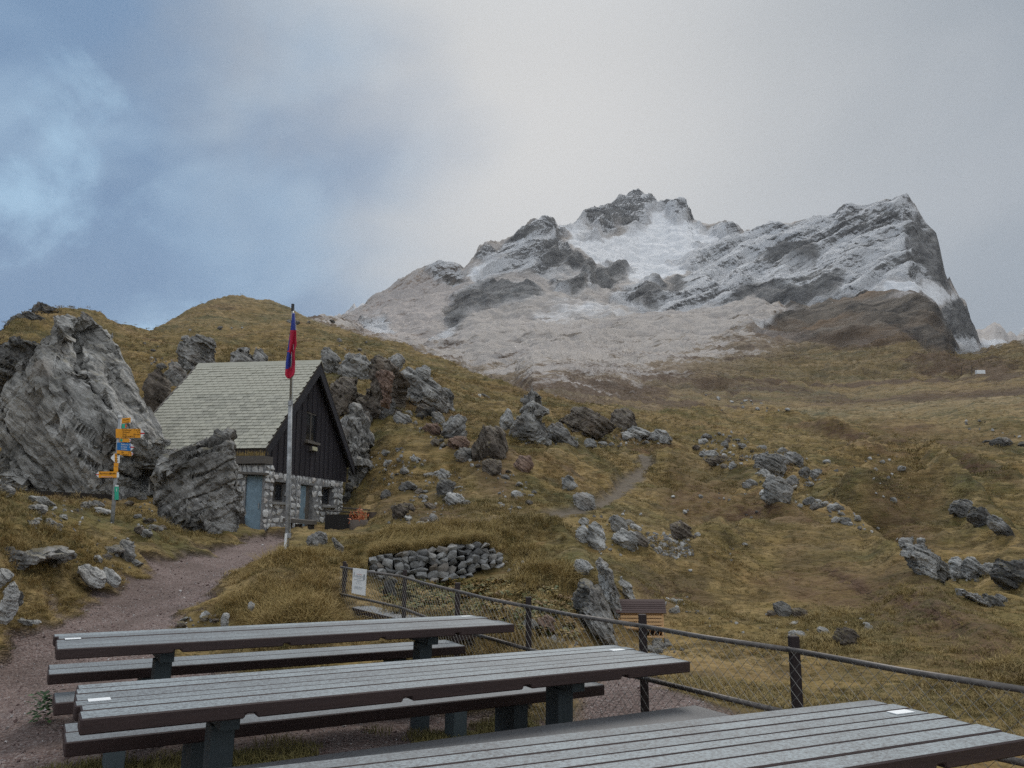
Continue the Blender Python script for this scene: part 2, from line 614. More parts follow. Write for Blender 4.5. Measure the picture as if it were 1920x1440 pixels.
# ------------------------------------------------------------------ the ground: survey points, then a lofted sheet out to the peaks
NEAR = [  # sight line (px, py) and the forward distance at which it meets the ground
    (60, 1318, 6.6), (150, 1200, 9.2), (280, 1130, 11.5), (380, 1080, 14), (450, 1050, 16.5), (510, 1020, 20), (490, 1003, 24.5),
    (0, 1185, 9.3), (120, 1140, 10.8), (210, 1105, 12.3), (310, 1062, 14.8), (420, 1025, 18.5), (-150, 1215, 8),
    (20, 1040, 10.5), (-60, 1030, 9.5), (100, 1025, 12), (180, 1003, 14), (210, 990, 16), (290, 990, 17.2), (310, 1012, 18), (-200, 1060, 8),
    (60, 952, 20), (0, 930, 24), (180, 948, 20), (-150, 930, 22), (150, 925, 27), (0, 880, 31), (280, 915, 27), (-200, 850, 30),
    (370, 1014, 19.5), (300, 1000, 18.7), (437, 985, 26), (505, 1004, 25), (650, 968, 32.5), (300, 850, 38), (400, 860, 37), (560, 880, 40),
    (690, 970, 27), (700, 940, 30), (690, 930, 34),
    (560, 1034, 14.5), (538, 1044, 14.4), (560, 1044, 13.5), (600, 1034, 15.5), (640, 1028, 16.5), (690, 1022, 17), (600, 1020, 20), (560, 1016, 22), (640, 1018, 20), (620, 1012, 24), (560, 1010, 25), (690, 1006, 22), (680, 1000, 25), 
    (450, 1100, 11.3), (360, 1170, 9.6), (420, 1165, 9.3), (520, 1100, 10.5), (590, 1056, 11.5), (672, 1165, 10.3), (705, 1172, 9.9), (592, 1150, 8.7), (628, 1178, 9.0), (650, 1185, 9.2), (690, 1110, 12.2), (560, 1165, 8.3), (642, 1200, 8.3),
    (720, 1104, 13.6), (790, 1112, 13.6), (850, 1108, 14.0), (905, 1080, 14.7), (940, 1070, 15.5), (720, 1030, 15), (800, 1022, 15.3), (920, 1012, 16.5), (800, 1000, 18),
    (800, 1130, 11.5), (900, 1150, 10), (950, 1180, 8.5), (1000, 1130, 11), (1050, 1200, 9), (1080, 1230, 8.3), (740, 1120, 11.5),
    (1150, 1290, 7), (1250, 1330, 6), (1330, 1320, 6.2), (1090, 1052, 15), (1130, 1110, 12.5), (1150, 1205, 10.4), (1205, 1206, 11.5), (1205, 1238, 10.0), (1230, 1245, 9.6),
    (1300, 1230, 10), (1250, 1250, 9), (1400, 1280, 8.2), (1600, 1290, 7.5), (1900, 1350, 6), (2100, 1350, 6),
    (1400, 1180, 13), (1700, 1180, 13), (1920, 1180, 13), (1300, 1140, 17), (1500, 1100, 20), (1700, 1100, 21), (1920, 1104, 22), (2150, 1100, 20),
    (1400, 1050, 26), (1600, 1020, 32), (1800, 1030, 32), (1920, 1062, 28), (1800, 980, 42), (1920, 950, 50), (1500, 950, 45), (1650, 950, 45),
    (1700, 900, 60), (1900, 900, 62), (1550, 880, 65), (1450, 880, 60), (1350, 850, 70), (1600, 830, 90), (1900, 840, 90), (1800, 790, 115),
    (1400, 800, 100), (1250, 820, 80), (900, 985, 19.5), (1000, 978, 22), (1060, 968, 25), (1140, 952, 29), (1215, 875, 52), (1180, 905, 42),
    (1150, 930, 34), (1090, 1000, 21), (1200, 1000, 23), (1230, 1050, 18), (1350, 980, 34), (1280, 930, 38), (1300, 880, 55), (1000, 1040, 16),
    (970, 1080, 13.5), (750, 960, 25), (850, 960, 24), (800, 900, 33), (900, 900, 33), (1000, 880, 38), (1080, 860, 45), (720, 850, 36),
    (850, 830, 42), (950, 840, 44), (1000, 800, 55), (1050, 800, 60), (720, 780, 45), (820, 770, 55), (900, 745, 75), (1150, 790, 80),
    (950, 760, 75), (640, 700, 60), (700, 680, 85), (760, 670, 105), (640, 650, 100), (560, 640, 100), (500, 660, 80), (400, 690, 62),
    (300, 700, 62), (350, 640, 90), (200, 655, 80), (100, 645, 75), (0, 680, 60), (-150, 650, 70), (460, 600, 130), (200, 765, 45), (400, 745, 48),
    (2200, 900, 60), (2200, 800, 110), (-350, 800, 40), (-400, 640, 80),
]
SRIDGE = [  # nearest skyline, then (right of it) the hand-over line on the open slope
    (-400, 600, 75), (-150, 612, 70), (0, 622, 75), (40, 600, 82), (75, 580, 90), (120, 580, 95), (160, 589, 100), (200, 602, 105), (250, 616, 110), (278, 623, 120),
    (320, 601, 135), (365, 580, 140), (410, 567, 145), (460, 562, 150), (510, 571, 150), (560, 588, 145), (600, 604, 140), (683, 634, 125),
    (747, 654, 115), (833, 678, 105), (893, 704, 100), (963, 724, 92), (1000, 738, 88), (1050, 762, 100), (1200, 778, 130), (1400, 776, 160),
    (1600, 772, 165), (1920, 748, 150), (2200, 740, 150)]
F1 = [(-400, 640, 160), (0, 670, 160), (278, 660, 220), (460, 610, 260), (560, 622, 380), (600, 622, 400), (683, 650, 380), (747, 668, 350), (833, 695, 320), (893, 716, 300),
      (963, 737, 250), (1000, 744, 190), (1050, 752, 180), (1200, 742, 230), (1400, 732, 260), (1600, 722, 280), (1920, 705, 250), (2200, 700, 250)]
F2 = [(-400, 680, 600), (278, 690, 600), (560, 625, 700), (600, 616, 720), (640, 612, 720), (683, 640, 600), (747, 655, 560), (833, 655, 540), (900, 645, 520), (1000, 640, 500),
      (1080, 625, 540), (1200, 603, 600), (1300, 598, 600), (1380, 582, 590), (1430, 573, 560), (1470, 588, 530), (1520, 592, 500), (1580, 580, 470),
      (1640, 570, 450), (1700, 559, 440), (1735, 562, 430), (1765, 592, 420), (1785, 640, 405), (1800, 672, 395), (1850, 678, 380), (1885, 670, 365),
      (1920, 663, 350), (2200, 640, 340)]
F3 = [(-400, 700, 800), (278, 700, 800), (560, 640, 900), (600, 618, 900), (640, 604, 860), (683, 625, 760), (800, 640, 700), (900, 618, 690), (1000, 605, 690), (1100, 608, 690),
      (1200, 606, 730), (1300, 602, 730), (1430, 592, 700), (1520, 606, 680), (1640, 588, 650), (1720, 580, 630), (1780, 650, 640), (1850, 688, 640),
      (1920, 700, 650), (2200, 690, 650)]
F4 = [(-400, 720, 1000), (278, 720, 1000), (560, 660, 1000), (600, 625, 1000), (640, 600, 940), (700, 585, 880), (800, 560, 860), (900, 540, 860), (1000, 520, 880), (1100, 505, 930),
      (1200, 490, 1050), (1300, 500, 980), (1400, 520, 860), (1500, 520, 780), (1600, 500, 750), (1700, 480, 730), (1760, 520, 725), (1800, 600, 722),
      (1850, 690, 760), (1920, 712, 780), (2200, 710, 780)]
CREST = [(-400, 760, 1200), (278, 760, 1200), (560, 680, 1100), (600, 630, 1050), (640, 602, 1000), (660, 588, 980), (700, 560, 950), (760, 521, 930), (800, 503, 930), (822, 497, 930), (850, 500, 930),
         (870, 505, 940), (900, 466, 960), (930, 452, 980), (960, 446, 990), (985, 430, 1000), (1003, 414, 1010), (1022, 411, 1020), (1040, 417, 1030), (1048, 430, 1050),
         (1075, 420, 1100), (1100, 406, 1150), (1125, 394, 1200), (1145, 390, 1240), (1165, 376, 1290), (1182, 368, 1330), (1197, 363, 1350), (1215, 370, 1340),
         (1230, 381, 1320), (1245, 388, 1300), (1256, 380, 1280), (1268, 377, 1270), (1286, 385, 1260), (1294, 402, 1240), (1300, 413, 1220), (1330, 427, 1180),
         (1346, 424, 1150), (1360, 415, 1130), (1375, 424, 1110), (1397, 438, 1080), (1420, 436, 1050), (1450, 428, 1020), (1500, 417, 980), (1560, 409, 940),
         (1585, 395, 915), (1620, 390, 900), (1660, 379, 890), (1680, 376, 884), (1702, 376, 880), (1715, 383, 872), (1724, 402, 866), (1738, 420, 852), (1757, 440, 842),
         (1765, 478, 835), (1776, 510, 830), (1779, 548, 825), (1797, 558, 820), (1812, 572, 815), (1822, 610, 812), (1838, 645, 810), (1852, 672, 830),
         (1870, 700, 860), (1920, 720, 880), (2200, 715, 880)]


def table(rows):
    P = np.array([at_y(*q) for q in rows])
    az = np.arctan2(P[:, 0], P[:, 1])
    o = np.argsort(az)
    return az[o], np.hypot(P[:, 0], P[:, 1])[o], P[o, 2]


LAY = [table(q) for q in (SRIDGE, F1, F2, F3, F4, CREST)]

# near height field: thin-plate spline through the survey points in log-polar space
pts = [at_y(*q) for q in NEAR] + [at_y(*q) for q in SRIDGE]
for (x, y) in [(-7, 0), (-7, 3), (-6.2, 6), (-4, 3), (-4, 6.5), (-2, 0), (-2, 3), (-2, 6), (0, 0), (0, 3), (0, 5.5), (2, 0), (2, 2.6), (3, 1.0), (-3, 7.9),
               (-1.7, 7.4), (1.2, 4.6), (.5, 6.1), (0, -5), (-7, -5), (5, -5), (-.6, 7.6), (-1, 2), (1, 1.5), (-9, 5), (-1.2, 6.4), (-.8, 5.2), (-2.6, 6.9), (.3, 5.9), (-3, 5), (-.2, 6.9), (-2, 4.5)]:
    pts.append(np.array([x, y, plane_z(x, y)]))
for q in [(60, 0, -2), (30, 0, -3), (60, 12, 0), (-40, 0, 8), (-50, 25, 16), (0, -60, -6), (60, -60, -10), (-60, -60, 4), (-20, 5, 3.0), (12, 4, -.8), (14, -3, -1.5)]:
    pts.append(np.array(q, float))
pts = np.array(pts)


def warpc(x, y):
    r = np.hypot(x, y) + 1e-6
    k = np.log1p(r / 4.0) / r
    return np.stack([x * k, y * k], 1)


def tps(d2):
    return np.where(d2 > 1e-12, .5 * d2 * np.log(np.maximum(d2, 1e-12)), 0)


_C = warpc(pts[:, 0], pts[:, 1])
_n = len(_C)
_K = tps(((_C[:, None] - _C[None]) ** 2).sum(2)) + np.eye(_n) * 2e-4
_Q = np.hstack([np.ones((_n, 1)), _C])
_A = np.block([[_K, _Q], [_Q.T, np.zeros((3, 3))]])
_W = np.linalg.solve(_A, np.concatenate([pts[:, 2], np.zeros(3)]))


def near_z(x, y):
    C = warpc(x, y)
    out = np.empty(len(C))
    for i in range(0, len(C), 40000):
        c = C[i:i + 40000]
        d2 = (c ** 2).sum(1)[:, None] + (_C ** 2).sum(1)[None] - 2 * c @ _C.T
        out[i:i + 40000] = tps(np.maximum(d2, 0)) @ _W[:_n] + _W[_n] + c @ _W[_n + 1:]
    return out


# plan outlines of the gravel
def plan(rows):
    return [tuple(at_y(*q)[:2]) for q in rows]


FENCE_PX = [(646, 1063, 10.8), (759, 1080, 9.4), (858, 1106, 8.05), (991, 1135, 6.92), (1205, 1171, 5.69), (1489, 1216, 4.67), (1985, 1299, 3.52)]
GRAVEL = [
    [(-14, -10), (6, -10), (2.9, 2.5), (1.66, 4.6), (.95, 5.6), (.3, 6.5), (-.3, 7.2), (-1.2, 7.5), (-2.4, 7.5), (-3.2, 8.3)]
    + plan([(352, 1174, 9.5), (428, 1114, 11.5), (474, 1076, 13.5), (540, 1034, 17.5), (548, 1016, 21), (545, 1006, 24), (480, 1003, 24.8), (430, 1022, 18.8),
            (310, 1062, 14.8), (210, 1105, 12.3), (120, 1140, 10.8), (0, 1185, 9.3), (-200, 1240, 7.6)]) + [(-14, 3)],
    plan([(1085, 1310, 6.4), (1110, 1268, 7.4), (1180, 1262, 7.7), (1235, 1285, 7.1), (1300, 1325, 6.3), (1390, 1352, 5.9), (1300, 1420, 5.2), (1150, 1390, 5.6)])]
TRAIL = plan([(880, 990, 19), (960, 982, 21), (1060, 967, 25), (1130, 955, 29), (1150, 940, 32), (1180, 905, 42), (1215, 880, 50), (1205, 862, 57)])
HUT_XY = (-7.716, 25.0)
HUT_ROT = -R(7.461)

# ---- the sheet
az_in = np.concatenate([np.linspace(-R(41), R(41), 800)])
az_all = np.concatenate([np.linspace(-math.pi, -R(46), 36)[:-1], np.linspace(-R(46), -R(41), 12)[:-1], az_in, np.linspace(R(41), R(46), 12)[1:], np.linspace(R(46), math.pi, 36)[1:]])
NA = len(az_all)
taper = 1 - .9 * sstep(np.abs(az_all), R(48), R(120))
LR = [np.interp(az_all, l[0], l[1]) for l in LAY]
LZ = [np.interp(az_all, l[0], l[2]) for l in LAY]
LZ = [z * taper if i else z for i, z in enumerate(LZ)]
BOUND = [np.full(NA, .5), np.full(NA, 6.0), np.full(NA, 12.0), np.full(NA, 45.0), LR[0]]
COUNT = [46, 110, 270, 170]
rows_r, rows_k, rows_t = [], [], []
for k, n in enumerate(COUNT):
    for i in range(n):
        rows_r.append(BOUND[k] * (BOUND[k + 1] / BOUND[k]) ** (i / n))
        rows_k.append(-1)
        rows_t.append(0)
N_NEAR = len(rows_r)
for k, n in enumerate([14, 120, 34, 115, 130]):
    for i in range(n):
        t_ = i / n
        rows_r.append(LR[k] + (LR[k + 1] - LR[k]) * t_)
        rows_k.append(k)
        rows_t.append(t_)
for s in (1.0, 1.01, 1.03, 1.08, 1.2, 1.6):
    rows_r.append(LR[5] * s)
    rows_k.append(5)
    rows_t.append(s - 1)
RR = np.array(rows_r)                      # (rows, NA)
NR = RR.shape[0]
AZ = np.broadcast_to(az_all, RR.shape)
X = RR * np.sin(AZ)
Y = RR * np.cos(AZ)
Z = np.zeros_like(X)
zn = near_z(X[:N_NEAR].ravel(), Y[:N_NEAR].ravel()).reshape(N_NEAR, NA)
# the spline's own end height, so that the sheets meet
zS = near_z(LR[0] * np.sin(az_all), LR[0] * np.cos(az_all))
Z[:N_NEAR] = zn
LZ[0] = zS * 1.0
for j in range(N_NEAR, NR):
    k, t_ = rows_k[j], rows_t[j]
    if k == 5:
        Z[j] = LZ[5] - (LR[5] * t_) * .75
    elif k == 0:
        Z[j] = LZ[0] + (LZ[1] - LZ[0]) * t_ ** 1.35
    else:
        Z[j] = LZ[k] + (LZ[k + 1] - LZ[k]) * t_
P0 = np.stack([X.ravel(), Y.ravel(), Z.ravel()], 1).astype(np.float32)
RF = RR.ravel()
near = np.zeros(NR * NA, bool)
near[:N_NEAR * NA] = True
inview = np.abs(AZ.ravel()) < R(60)

# ---- masks
gravel = np.zeros(len(P0), np.float32)
trail = np.zeros(len(P0), np.float32)
sel = np.where((RF < 70) & near)[0]
q = P0[sel]
wob = fbm(q * [1, 1, 0], 1.3, 3, 3) * .35 + fbm(q * [1, 1, 0], .45, 2, 9) * .25
for poly in GRAVEL:
    d = poly_dist(q[:, 0], q[:, 1], poly)
    sd_ = np.where(in_poly(q[:, 0], q[:, 1], poly), d, -d) + wob * np.clip(RF[sel] / 12, .3, 1)
    gravel[sel] = np.maximum(gravel[sel], sstep(sd_, -.1, .18))
d = poly_dist(q[:, 0], q[:, 1], TRAIL, closed=False)
trail[sel] = sstep(.33 + wob * .5 + RF[sel] * .003 - d, -.18, .25)

# ---- relief of the near slopes
g_ = np.maximum(gravel, trail * .8)
pn = P0[near]
rn = RF[near]
grow = np.clip((rn - 7) / 30, 0, 1)
far_k = np.clip(rn / 60, .15, 1.3)
h = fbm(pn, 1 / 9.0, 3, 11) * .75 * grow * far_k + fbm(pn, 1 / 24.0, 2, 13) * 1.1 * np.clip((rn - 24) / 30, 0, 1)
h += fbm(pn * [1, 1, 2.5], 1 / 2.2, 3, 15, ridged=True) * .14 * np.clip((rn - 6) / 10, 0, 1) * np.clip(rn / 25, .6, 2.4)
h += fbm(pn, 1 / .55, 2, 18) * .05 * np.clip((rn - 6) / 3, 0, 1) * np.clip(rn / 14, 1, 3)
h += fbm(pn, 1 / 1.3, 3, 19) * .10 * sstep(rn, 7, 9.5) * (1 - sstep(rn, 17, 22))
h *= (1 - g_[near])
h += g_[near] * (fbm(pn, 2.6, 3, 20) * .012 + fbm(pn, .5, 2, 22) * .03)
edge_fade = np.clip((LR[0][None, :] - RR[:N_NEAR]) / (LR[0][None, :] * .02), 0, 1).ravel()
h *= .35 + .65 * edge_fade
# folds of the slope: crests that hide a little of what lies behind, peat edges with a steep near face, and gullies
_sx, _sy = to_px(pn)
_az = np.arctan2(pn[:, 0], pn[:, 1])
_vis = np.where((np.abs(_az) < R(42)) & (rn > 9))[0]
FOLDS = [  # sight lines, rise in metres, reach towards the viewer, reach away
    ([(1610, 858), (1712, 876), (1812, 896), (1925, 924)], 1.5, 3.0, 9), ([(1480, 806), (1600, 834), (1700, 856)], 1.2, 2.2, 9),
    ([(1520, 930), (1640, 905), (1720, 900), (1780, 940), (1840, 962)], 1.8, 11, 3.0), ([(1560, 975), (1680, 952), (1790, 968), (1870, 1010), (1930, 1046)], 1.5, 8, 2.6),
    ([(1190, 862), (1330, 876), (1430, 936), (1500, 990)], 1.0, 8, 2.6), ([(1490, 946), (1600, 985), (1690, 1015), (1800, 1088), (1925, 1112)], -.9, 1.8, 1.8),
    ([(1280, 1040), (1450, 1040), (1620, 1060), (1760, 1130)], .6, 5, 2.2), ([(1500, 1078), (1640, 1130), (1780, 1190), (1925, 1262)], .16, 1.4, 4),
    ([(930, 1000), (1020, 990), (1080, 1040), (1120, 1100)], .15, 2.2, 1.4), ([(700, 890), (800, 868), (900, 890), (1000, 920)], .5, 5, 2.2), ([(1000, 900), (1090, 880), (1160, 905)], .7, 5, 2.4),
    ([(1230, 800), (1380, 792), (1520, 800)], 1.6, 9, 4), ([(1300, 955), (1420, 985), (1540, 1030)], .6, 2.0, 5),
]
HEATH = np.zeros(len(pn), np.float32)
for line, A_, near_w, far_w in FOLDS:
    la, lr = [], []
    for px, py in line:
        k_ = _vis[np.argmin(((_sx[_vis] - px) ** 2 + (_sy[_vis] - py) ** 2) + rn[_vis] * .02)]
        la.append(_az[k_])
        lr.append(rn[k_])
    o_ = np.argsort(la)
    la, lr = np.array(la)[o_], np.array(lr)[o_]
    m_ = np.where((_az > la[0] - .05) & (_az < la[-1] + .05) & (rn > lr.min() * .5) & (rn < lr.max() * 1.6))[0]
    s_ = rn[m_] - np.interp(_az[m_], la, lr) + fbm(pn[m_] * [1, 1, 0], 1 / 5.0, 3, 120) * min(near_w, far_w) * .55
    ends = sstep(_az[m_], la[0] - .03, la[0] + .05) * (1 - sstep(_az[m_], la[-1] - .05, la[-1] + .03))
    prof = np.where(s_ < 0, np.exp(-(s_ / near_w) ** 2), np.exp(-(s_ / far_w) ** 2)) * ends
    h[m_] += 1.5 * A_ * prof * (1 - g_[near][m_])
    if near_w < far_w and A_ > 0:
        HEATH[m_] = np.maximum(HEATH[m_], ends * np.exp(-((s_ + near_w * .7) / (near_w * .8)) ** 2))
_ux = _sx + fbm(pn, 1 / 6.0, 3, 130) * 26
_uy = _sy + fbm(pn, 1 / 6.0, 3, 134) * 16
for p in ([(1480, 1068), (1600, 1090), (1760, 1150), (1930, 1225), (1930, 1310), (1760, 1245), (1600, 1170), (1440, 1110)], [(1180, 1060), (1330, 1100), (1350, 1150), (1200, 1140)],
          [(1500, 1000), (1640, 1030), (1560, 1060), (1440, 1040)], [(1270, 890), (1400, 930), (1350, 990), (1240, 960)], [(700, 960), (860, 930), (880, 985), (740, 985)], [(1640, 960), (1780, 985), (1750, 1040), (1650, 1005)],
          [(860, 880), (960, 900), (980, 960), (900, 940)], [(1600, 800), (1900, 820), (1900, 860), (1700, 850)]):
    m_ = np.where((_ux > min(q_[0] for q_ in p) - 40) & (_ux < max(q_[0] for q_ in p) + 40) & (rn > 8))[0]
    d_ = poly_dist(_ux[m_], _uy[m_], p)
    HEATH[m_] = np.maximum(HEATH[m_], sstep(np.where(in_poly(_ux[m_], _uy[m_], p), d_, -d_), -26, 26) * .75)
P0[near, 2] += h

# ---- relief and rock of the mountain, mapped from outlines in the survey photo
farm = ~near
pf = P0[farm].copy()
px_, py_ = to_px(pf)
wx = fbm(pf, 1 / 55.0, 4, 30) * 14
wy = fbm(pf, 1 / 55.0, 4, 35) * 10
ux, uy = px_ + wx, py_ + wy


def c5(ps): return [(600 + x / 3, 340 + y / 3) for x, y in ps]
def c6(ps): return [(1200 + x / 2.667, 340 + y / 2.667) for x, y in ps]


ROCK = [
    c5([(245, 800), (330, 755), (400, 790), (400, 880), (330, 900), (250, 880)]),
    c5([(565, 930), (700, 850), (710, 740), (760, 660), (900, 600), (1100, 590), (1240, 610), (1290, 690), (1080, 690), (950, 720), (850, 790), (760, 860), (600, 930)]),
    c5([(600, 500), (690, 470), (770, 480), (800, 510), (825, 600), (740, 625), (660, 590)]),
    c5([(1000, 380), (1150, 290), (1230, 215), (1320, 225), (1345, 310), (1390, 380), (1460, 450), (1560, 490), (1750, 520), (1740, 560), (1640, 640), (1560, 640), (1500, 600), (1490, 530),
        (1300, 540), (1200, 520), (1100, 530), (900, 575), (870, 540), (1040, 480), (1080, 440), (940, 480), (860, 430), (950, 350)]),
    c5([(1290, 570), (1490, 535), (1505, 620), (1400, 655), (1310, 625)]),
    c5([(1330, 240), (1500, 190), (1600, 140), (1790, 50), (1920, 120), (1890, 190), (1850, 270), (1760, 295), (1690, 260), (1600, 285), (1500, 255), (1400, 255)]),
    c5([(1430, 310), (1560, 285), (1605, 325), (1480, 335)]),
    c5([(1620, 680), (1750, 600), (1920, 570), (1920, 720), (1800, 755), (1700, 715)]),
    c6([(0, 60), (60, 80), (95, 170), (0, 250)]), c6([(85, 170), (120, 110), (170, 100), (250, 115), (265, 215), (180, 205)]), c6([(270, 230), (340, 250), (430, 195), (540, 265), (420, 300), (300, 260)]),
    c6([(160, 420), (380, 310), (650, 235), (940, 190), (1040, 140), (1330, 95), (1385, 180), (1495, 280), (1545, 400), (1550, 570), (1400, 500), (1230, 530), (1150, 590), (940, 635), (740, 645),
        (640, 655), (560, 600), (400, 640), (200, 670), (0, 650), (-40, 600), (120, 540), (250, 470)]),
    c6([(520, 760), (700, 690), (830, 650), (1000, 615), (1250, 585), (1440, 580), (1510, 680), (1520, 780), (1590, 830), (1580, 905), (1450, 885), (1310, 800), (1270, 780), (1100, 830), (900, 840), (720, 810)]),
    c6([(1480, 690), (1600, 580), (1660, 680), (1720, 840), (1740, 900), (1590, 910), (1540, 800)]),
]
BARE = [  # steep faces that hold no snow
    c6([(540, 430), (700, 360), (900, 320), (870, 420), (700, 440)]), c6([(-40, 580), (100, 510), (250, 475), (200, 580), (100, 620), (0, 640)]),
    c6([(1330, 240), (1495, 275), (1550, 560), (1440, 510), (1400, 400), (1340, 340)]), c6([(400, 640), (560, 530), (900, 540), (1000, 470), (1000, 600), (740, 650)]),
    c6([(1500, 690), (1600, 590), (1660, 680), (1720, 830), (1600, 800), (1530, 780)]),
    c5([(700, 850), (710, 740), (760, 660), (1000, 590), (1240, 620), (1290, 690), (1080, 690), (950, 720), (850, 790), (760, 860)]),
    c5([(1290, 570), (1490, 535), (1505, 620), (1400, 655)]), c5([(1250, 440), (1450, 440), (1560, 490), (1750, 520), (1740, 560), (1640, 640), (1560, 640), (1490, 530), (1280, 520)]),
    c6([(560, 770), (700, 690), (830, 650), (1000, 615), (1250, 585), (1440, 580), (1510, 680), (1520, 780), (1590, 830), (1580, 905), (1450, 885), (1310, 800), (1270, 780), (1100, 830), (900, 840), (720, 810)]),
]
SNOW = [
    [(1046, 428), (1075, 420), (1110, 432), (1150, 442), (1218, 428), (1232, 405), (1250, 392), (1262, 410), (1340, 442), (1398, 446), (1320, 478), (1285, 500), (1280, 525), (1215, 540), (1130, 512),
     (1085, 478)],
    [(1000, 580), (1100, 552), (1200, 590), (1215, 605), (1060, 620), (980, 610)], c6([(1130, 590), (1230, 535), (1400, 500), (1560, 565), (1600, 590), (1500, 645), (1420, 585), (1250, 590)]),
    c6([(0, 650), (90, 640), (120, 670), (20, 690)]), c5([(820, 540), (1000, 440), (1050, 490), (880, 580)]), c6([(1690, 740), (1920, 760), (1920, 870), (1740, 880)]),
    c6([(1570, 800), (1690, 830), (1740, 890), (1580, 900)]),
]
FROST = [[(560, 610), (760, 500), (1040, 420), (1300, 500), (1850, 520), (1850, 600), (1560, 600), (1420, 650), (1270, 700), (1110, 730), (1000, 720), (900, 722), (700, 660)]]


def soft(polys, width):
    out = np.zeros(len(pf), np.float32)
    for p in polys:
        a = np.array(p)
        x0, y0 = a.min(0) - width * 3
        x1, y1 = a.max(0) + width * 3
        m = np.where((ux > x0) & (ux < x1) & (uy > y0) & (uy < y1))[0]
        if not len(m): continue
        d_ = poly_dist(ux[m], uy[m], p)
        s_ = np.where(in_poly(ux[m], uy[m], p), d_, -d_)
        out[m] = np.maximum(out[m], sstep(s_, -width, width))
    return out


rock = soft(ROCK, 6)
bare = soft(BARE, 7)
snow = np.maximum(soft(SNOW[:1] + SNOW[2:], 14), .55 * soft(SNOW[1:2], 30))
frost = soft(FROST, 85)
high = sstep(pf[:, 2], 60, 190)
frost = np.clip(np.maximum(frost, high * .75), 0, 1)
knoll = soft([BARE[-1]], 10)
pink = soft([[(640, 600), (760, 520), (860, 500), (880, 560), (800, 640), (700, 650)]], 25)
# beds: ledges stepping up the face, broken by gullies
rf = RF[farm]
scl = np.clip(rf / 900, .35, 1.3)
dip = (pf @ np.array([-.42, -.05, .92])).astype(np.float32)
wv = fbm(pf, 1 / 120.0, 4, 40) * 17
period = 21.0 * scl
s1 = (dip + wv) / period
fr = s1 - np.floor(s1)
ledge = (sstep(fr, .0, .55) - fr) * period * .95
gul = fbm(pf * [1, 1, .35], 1 / 60.0, 3, 46, ridged=True)
rough = fbm(pf * [1, 1, 1.6], 1 / 16.0, 4, 52)
fine = fbm(pf, 1 / 4.5, 3, 58)
cr = np.clip((rf - LR[5][None, :].repeat(NR - N_NEAR, 0).ravel() * .985) / (rf * .02), 0, 1)
snow = np.maximum(snow, .06 * rock * (1 - bare))
amp = rock * (1 - .8 * cr) * scl * (1 - .8 * sstep(px_, 1708, 1735) * (1 - sstep(py_, 555, 600)))
dz = amp * (ledge * (1 - knoll * .4) * 1.15 + (gul - .5) * 4.2 + rough * 2.2 + fine * 1.5)
dz += (1 - rock) * ((fbm(pf * [1, 1, .4], 1 / 38.0, 4, 67, ridged=True) - .5) * 3.4 * np.clip((rf - 180) / 250, 0, 1) + fbm(pf, 1 / 60.0, 4, 60) * 6 * np.clip((rf - 150) / 300, 0, 1) + fbm(pf * [1, 1, 2], 1 / 13.0, 3, 64, ridged=True) * 1.9 * np.clip(rf / 300, .2, 1) + fine * .35)
dz += bare * rock * (gul * 5 - 2) * (1 - cr)
rowblend = np.clip((np.repeat(np.arange(NR - N_NEAR), NA)) / 8.0, 0, 1)
pf[:, 2] += dz * np.where(np.repeat(np.array(rows_k[N_NEAR:]) == 0, NA), rowblend, 1)
# cliffs also step in and out
back = rock * ((gul - .4) * 5 + rough * 3) * scl * (1 - .9 * cr)
dirx, diry = pf[:, 0] / rf, pf[:, 1] / rf
lim = np.where(np.repeat(np.array(rows_k[N_NEAR:]) >= 1, NA), 1, 0)
pf[:, 0] += dirx * back * lim
pf[:, 1] += diry * back * lim
P0[farm] = pf

mask = np.zeros((len(P0), 4), np.float32)
mask[near, 0] = gravel[near]
mask[near, 1] = trail[near] * .9
mask[near, 2] = sstep(RF[near], 95, 260) * .35
mask[near, 3] = HEATH
warm = np.clip(knoll + pink * .9, 0, 1)
mask[farm, 0] = rock
mask[farm, 1] = np.clip(snow - bare * .7, 0, 1)
mask[farm, 2] = frost * (1 - knoll * .75)
mask[farm, 3] = warm
bareall = np.zeros(len(P0), np.float32)
bareall[farm] = bare

ii = np.arange(NR * NA).reshape(NR, NA)
quads = np.stack([ii[:-1, :-1], ii[:-1, 1:], ii[1:, 1:], ii[1:, :-1]], -1)      # (rows-1, NA-1, 4)
rowid = np.broadcast_to(np.arange(NR - 1)[:, None], quads.shape[:2])
Q = quads.reshape(-1, 4)
rowid = rowid.ravel()
gq = gravel[Q].mean(1)
tq = trail[Q].mean(1)


def sheet(name, facesel, mat):
    F = Q[facesel]
    used, inv = np.unique(F, return_inverse=True)
    me = np_mesh(name, P0[used], inv.reshape(F.shape), mat, smooth=True)
    a = me.attributes.new('mask', 'FLOAT_COLOR', 'POINT')
    a.data.foreach_set('color', mask[used].ravel())
    if mat is MOUNTAIN:
        me.attributes.new('bare', 'FLOAT', 'POINT').data.foreach_set('value', bareall[used])
    o = bpy.data.objects.new(name, me)
    tag(link(o), kind='structure')
    return o


is_near = rowid < N_NEAR
G_GRAVEL = sheet('gravel_path', is_near & (gq > .5), GROUND)
G_TRAIL = sheet('footpath', is_near & (gq <= .5) & (tq > .5), GROUND)
G_HILL = sheet('hillside', is_near & (gq <= .5) & (tq <= .5), GROUND)
mask[N_NEAR * NA - NA:N_NEAR * NA] = mask[N_NEAR * NA:N_NEAR * NA + NA]
F1ROW = N_NEAR + 14
G_SLOPE_ROWS = (rowid >= N_NEAR) & (rowid < F1ROW)
G_MOUNT = sheet('mountain', ~is_near, MOUNTAIN)

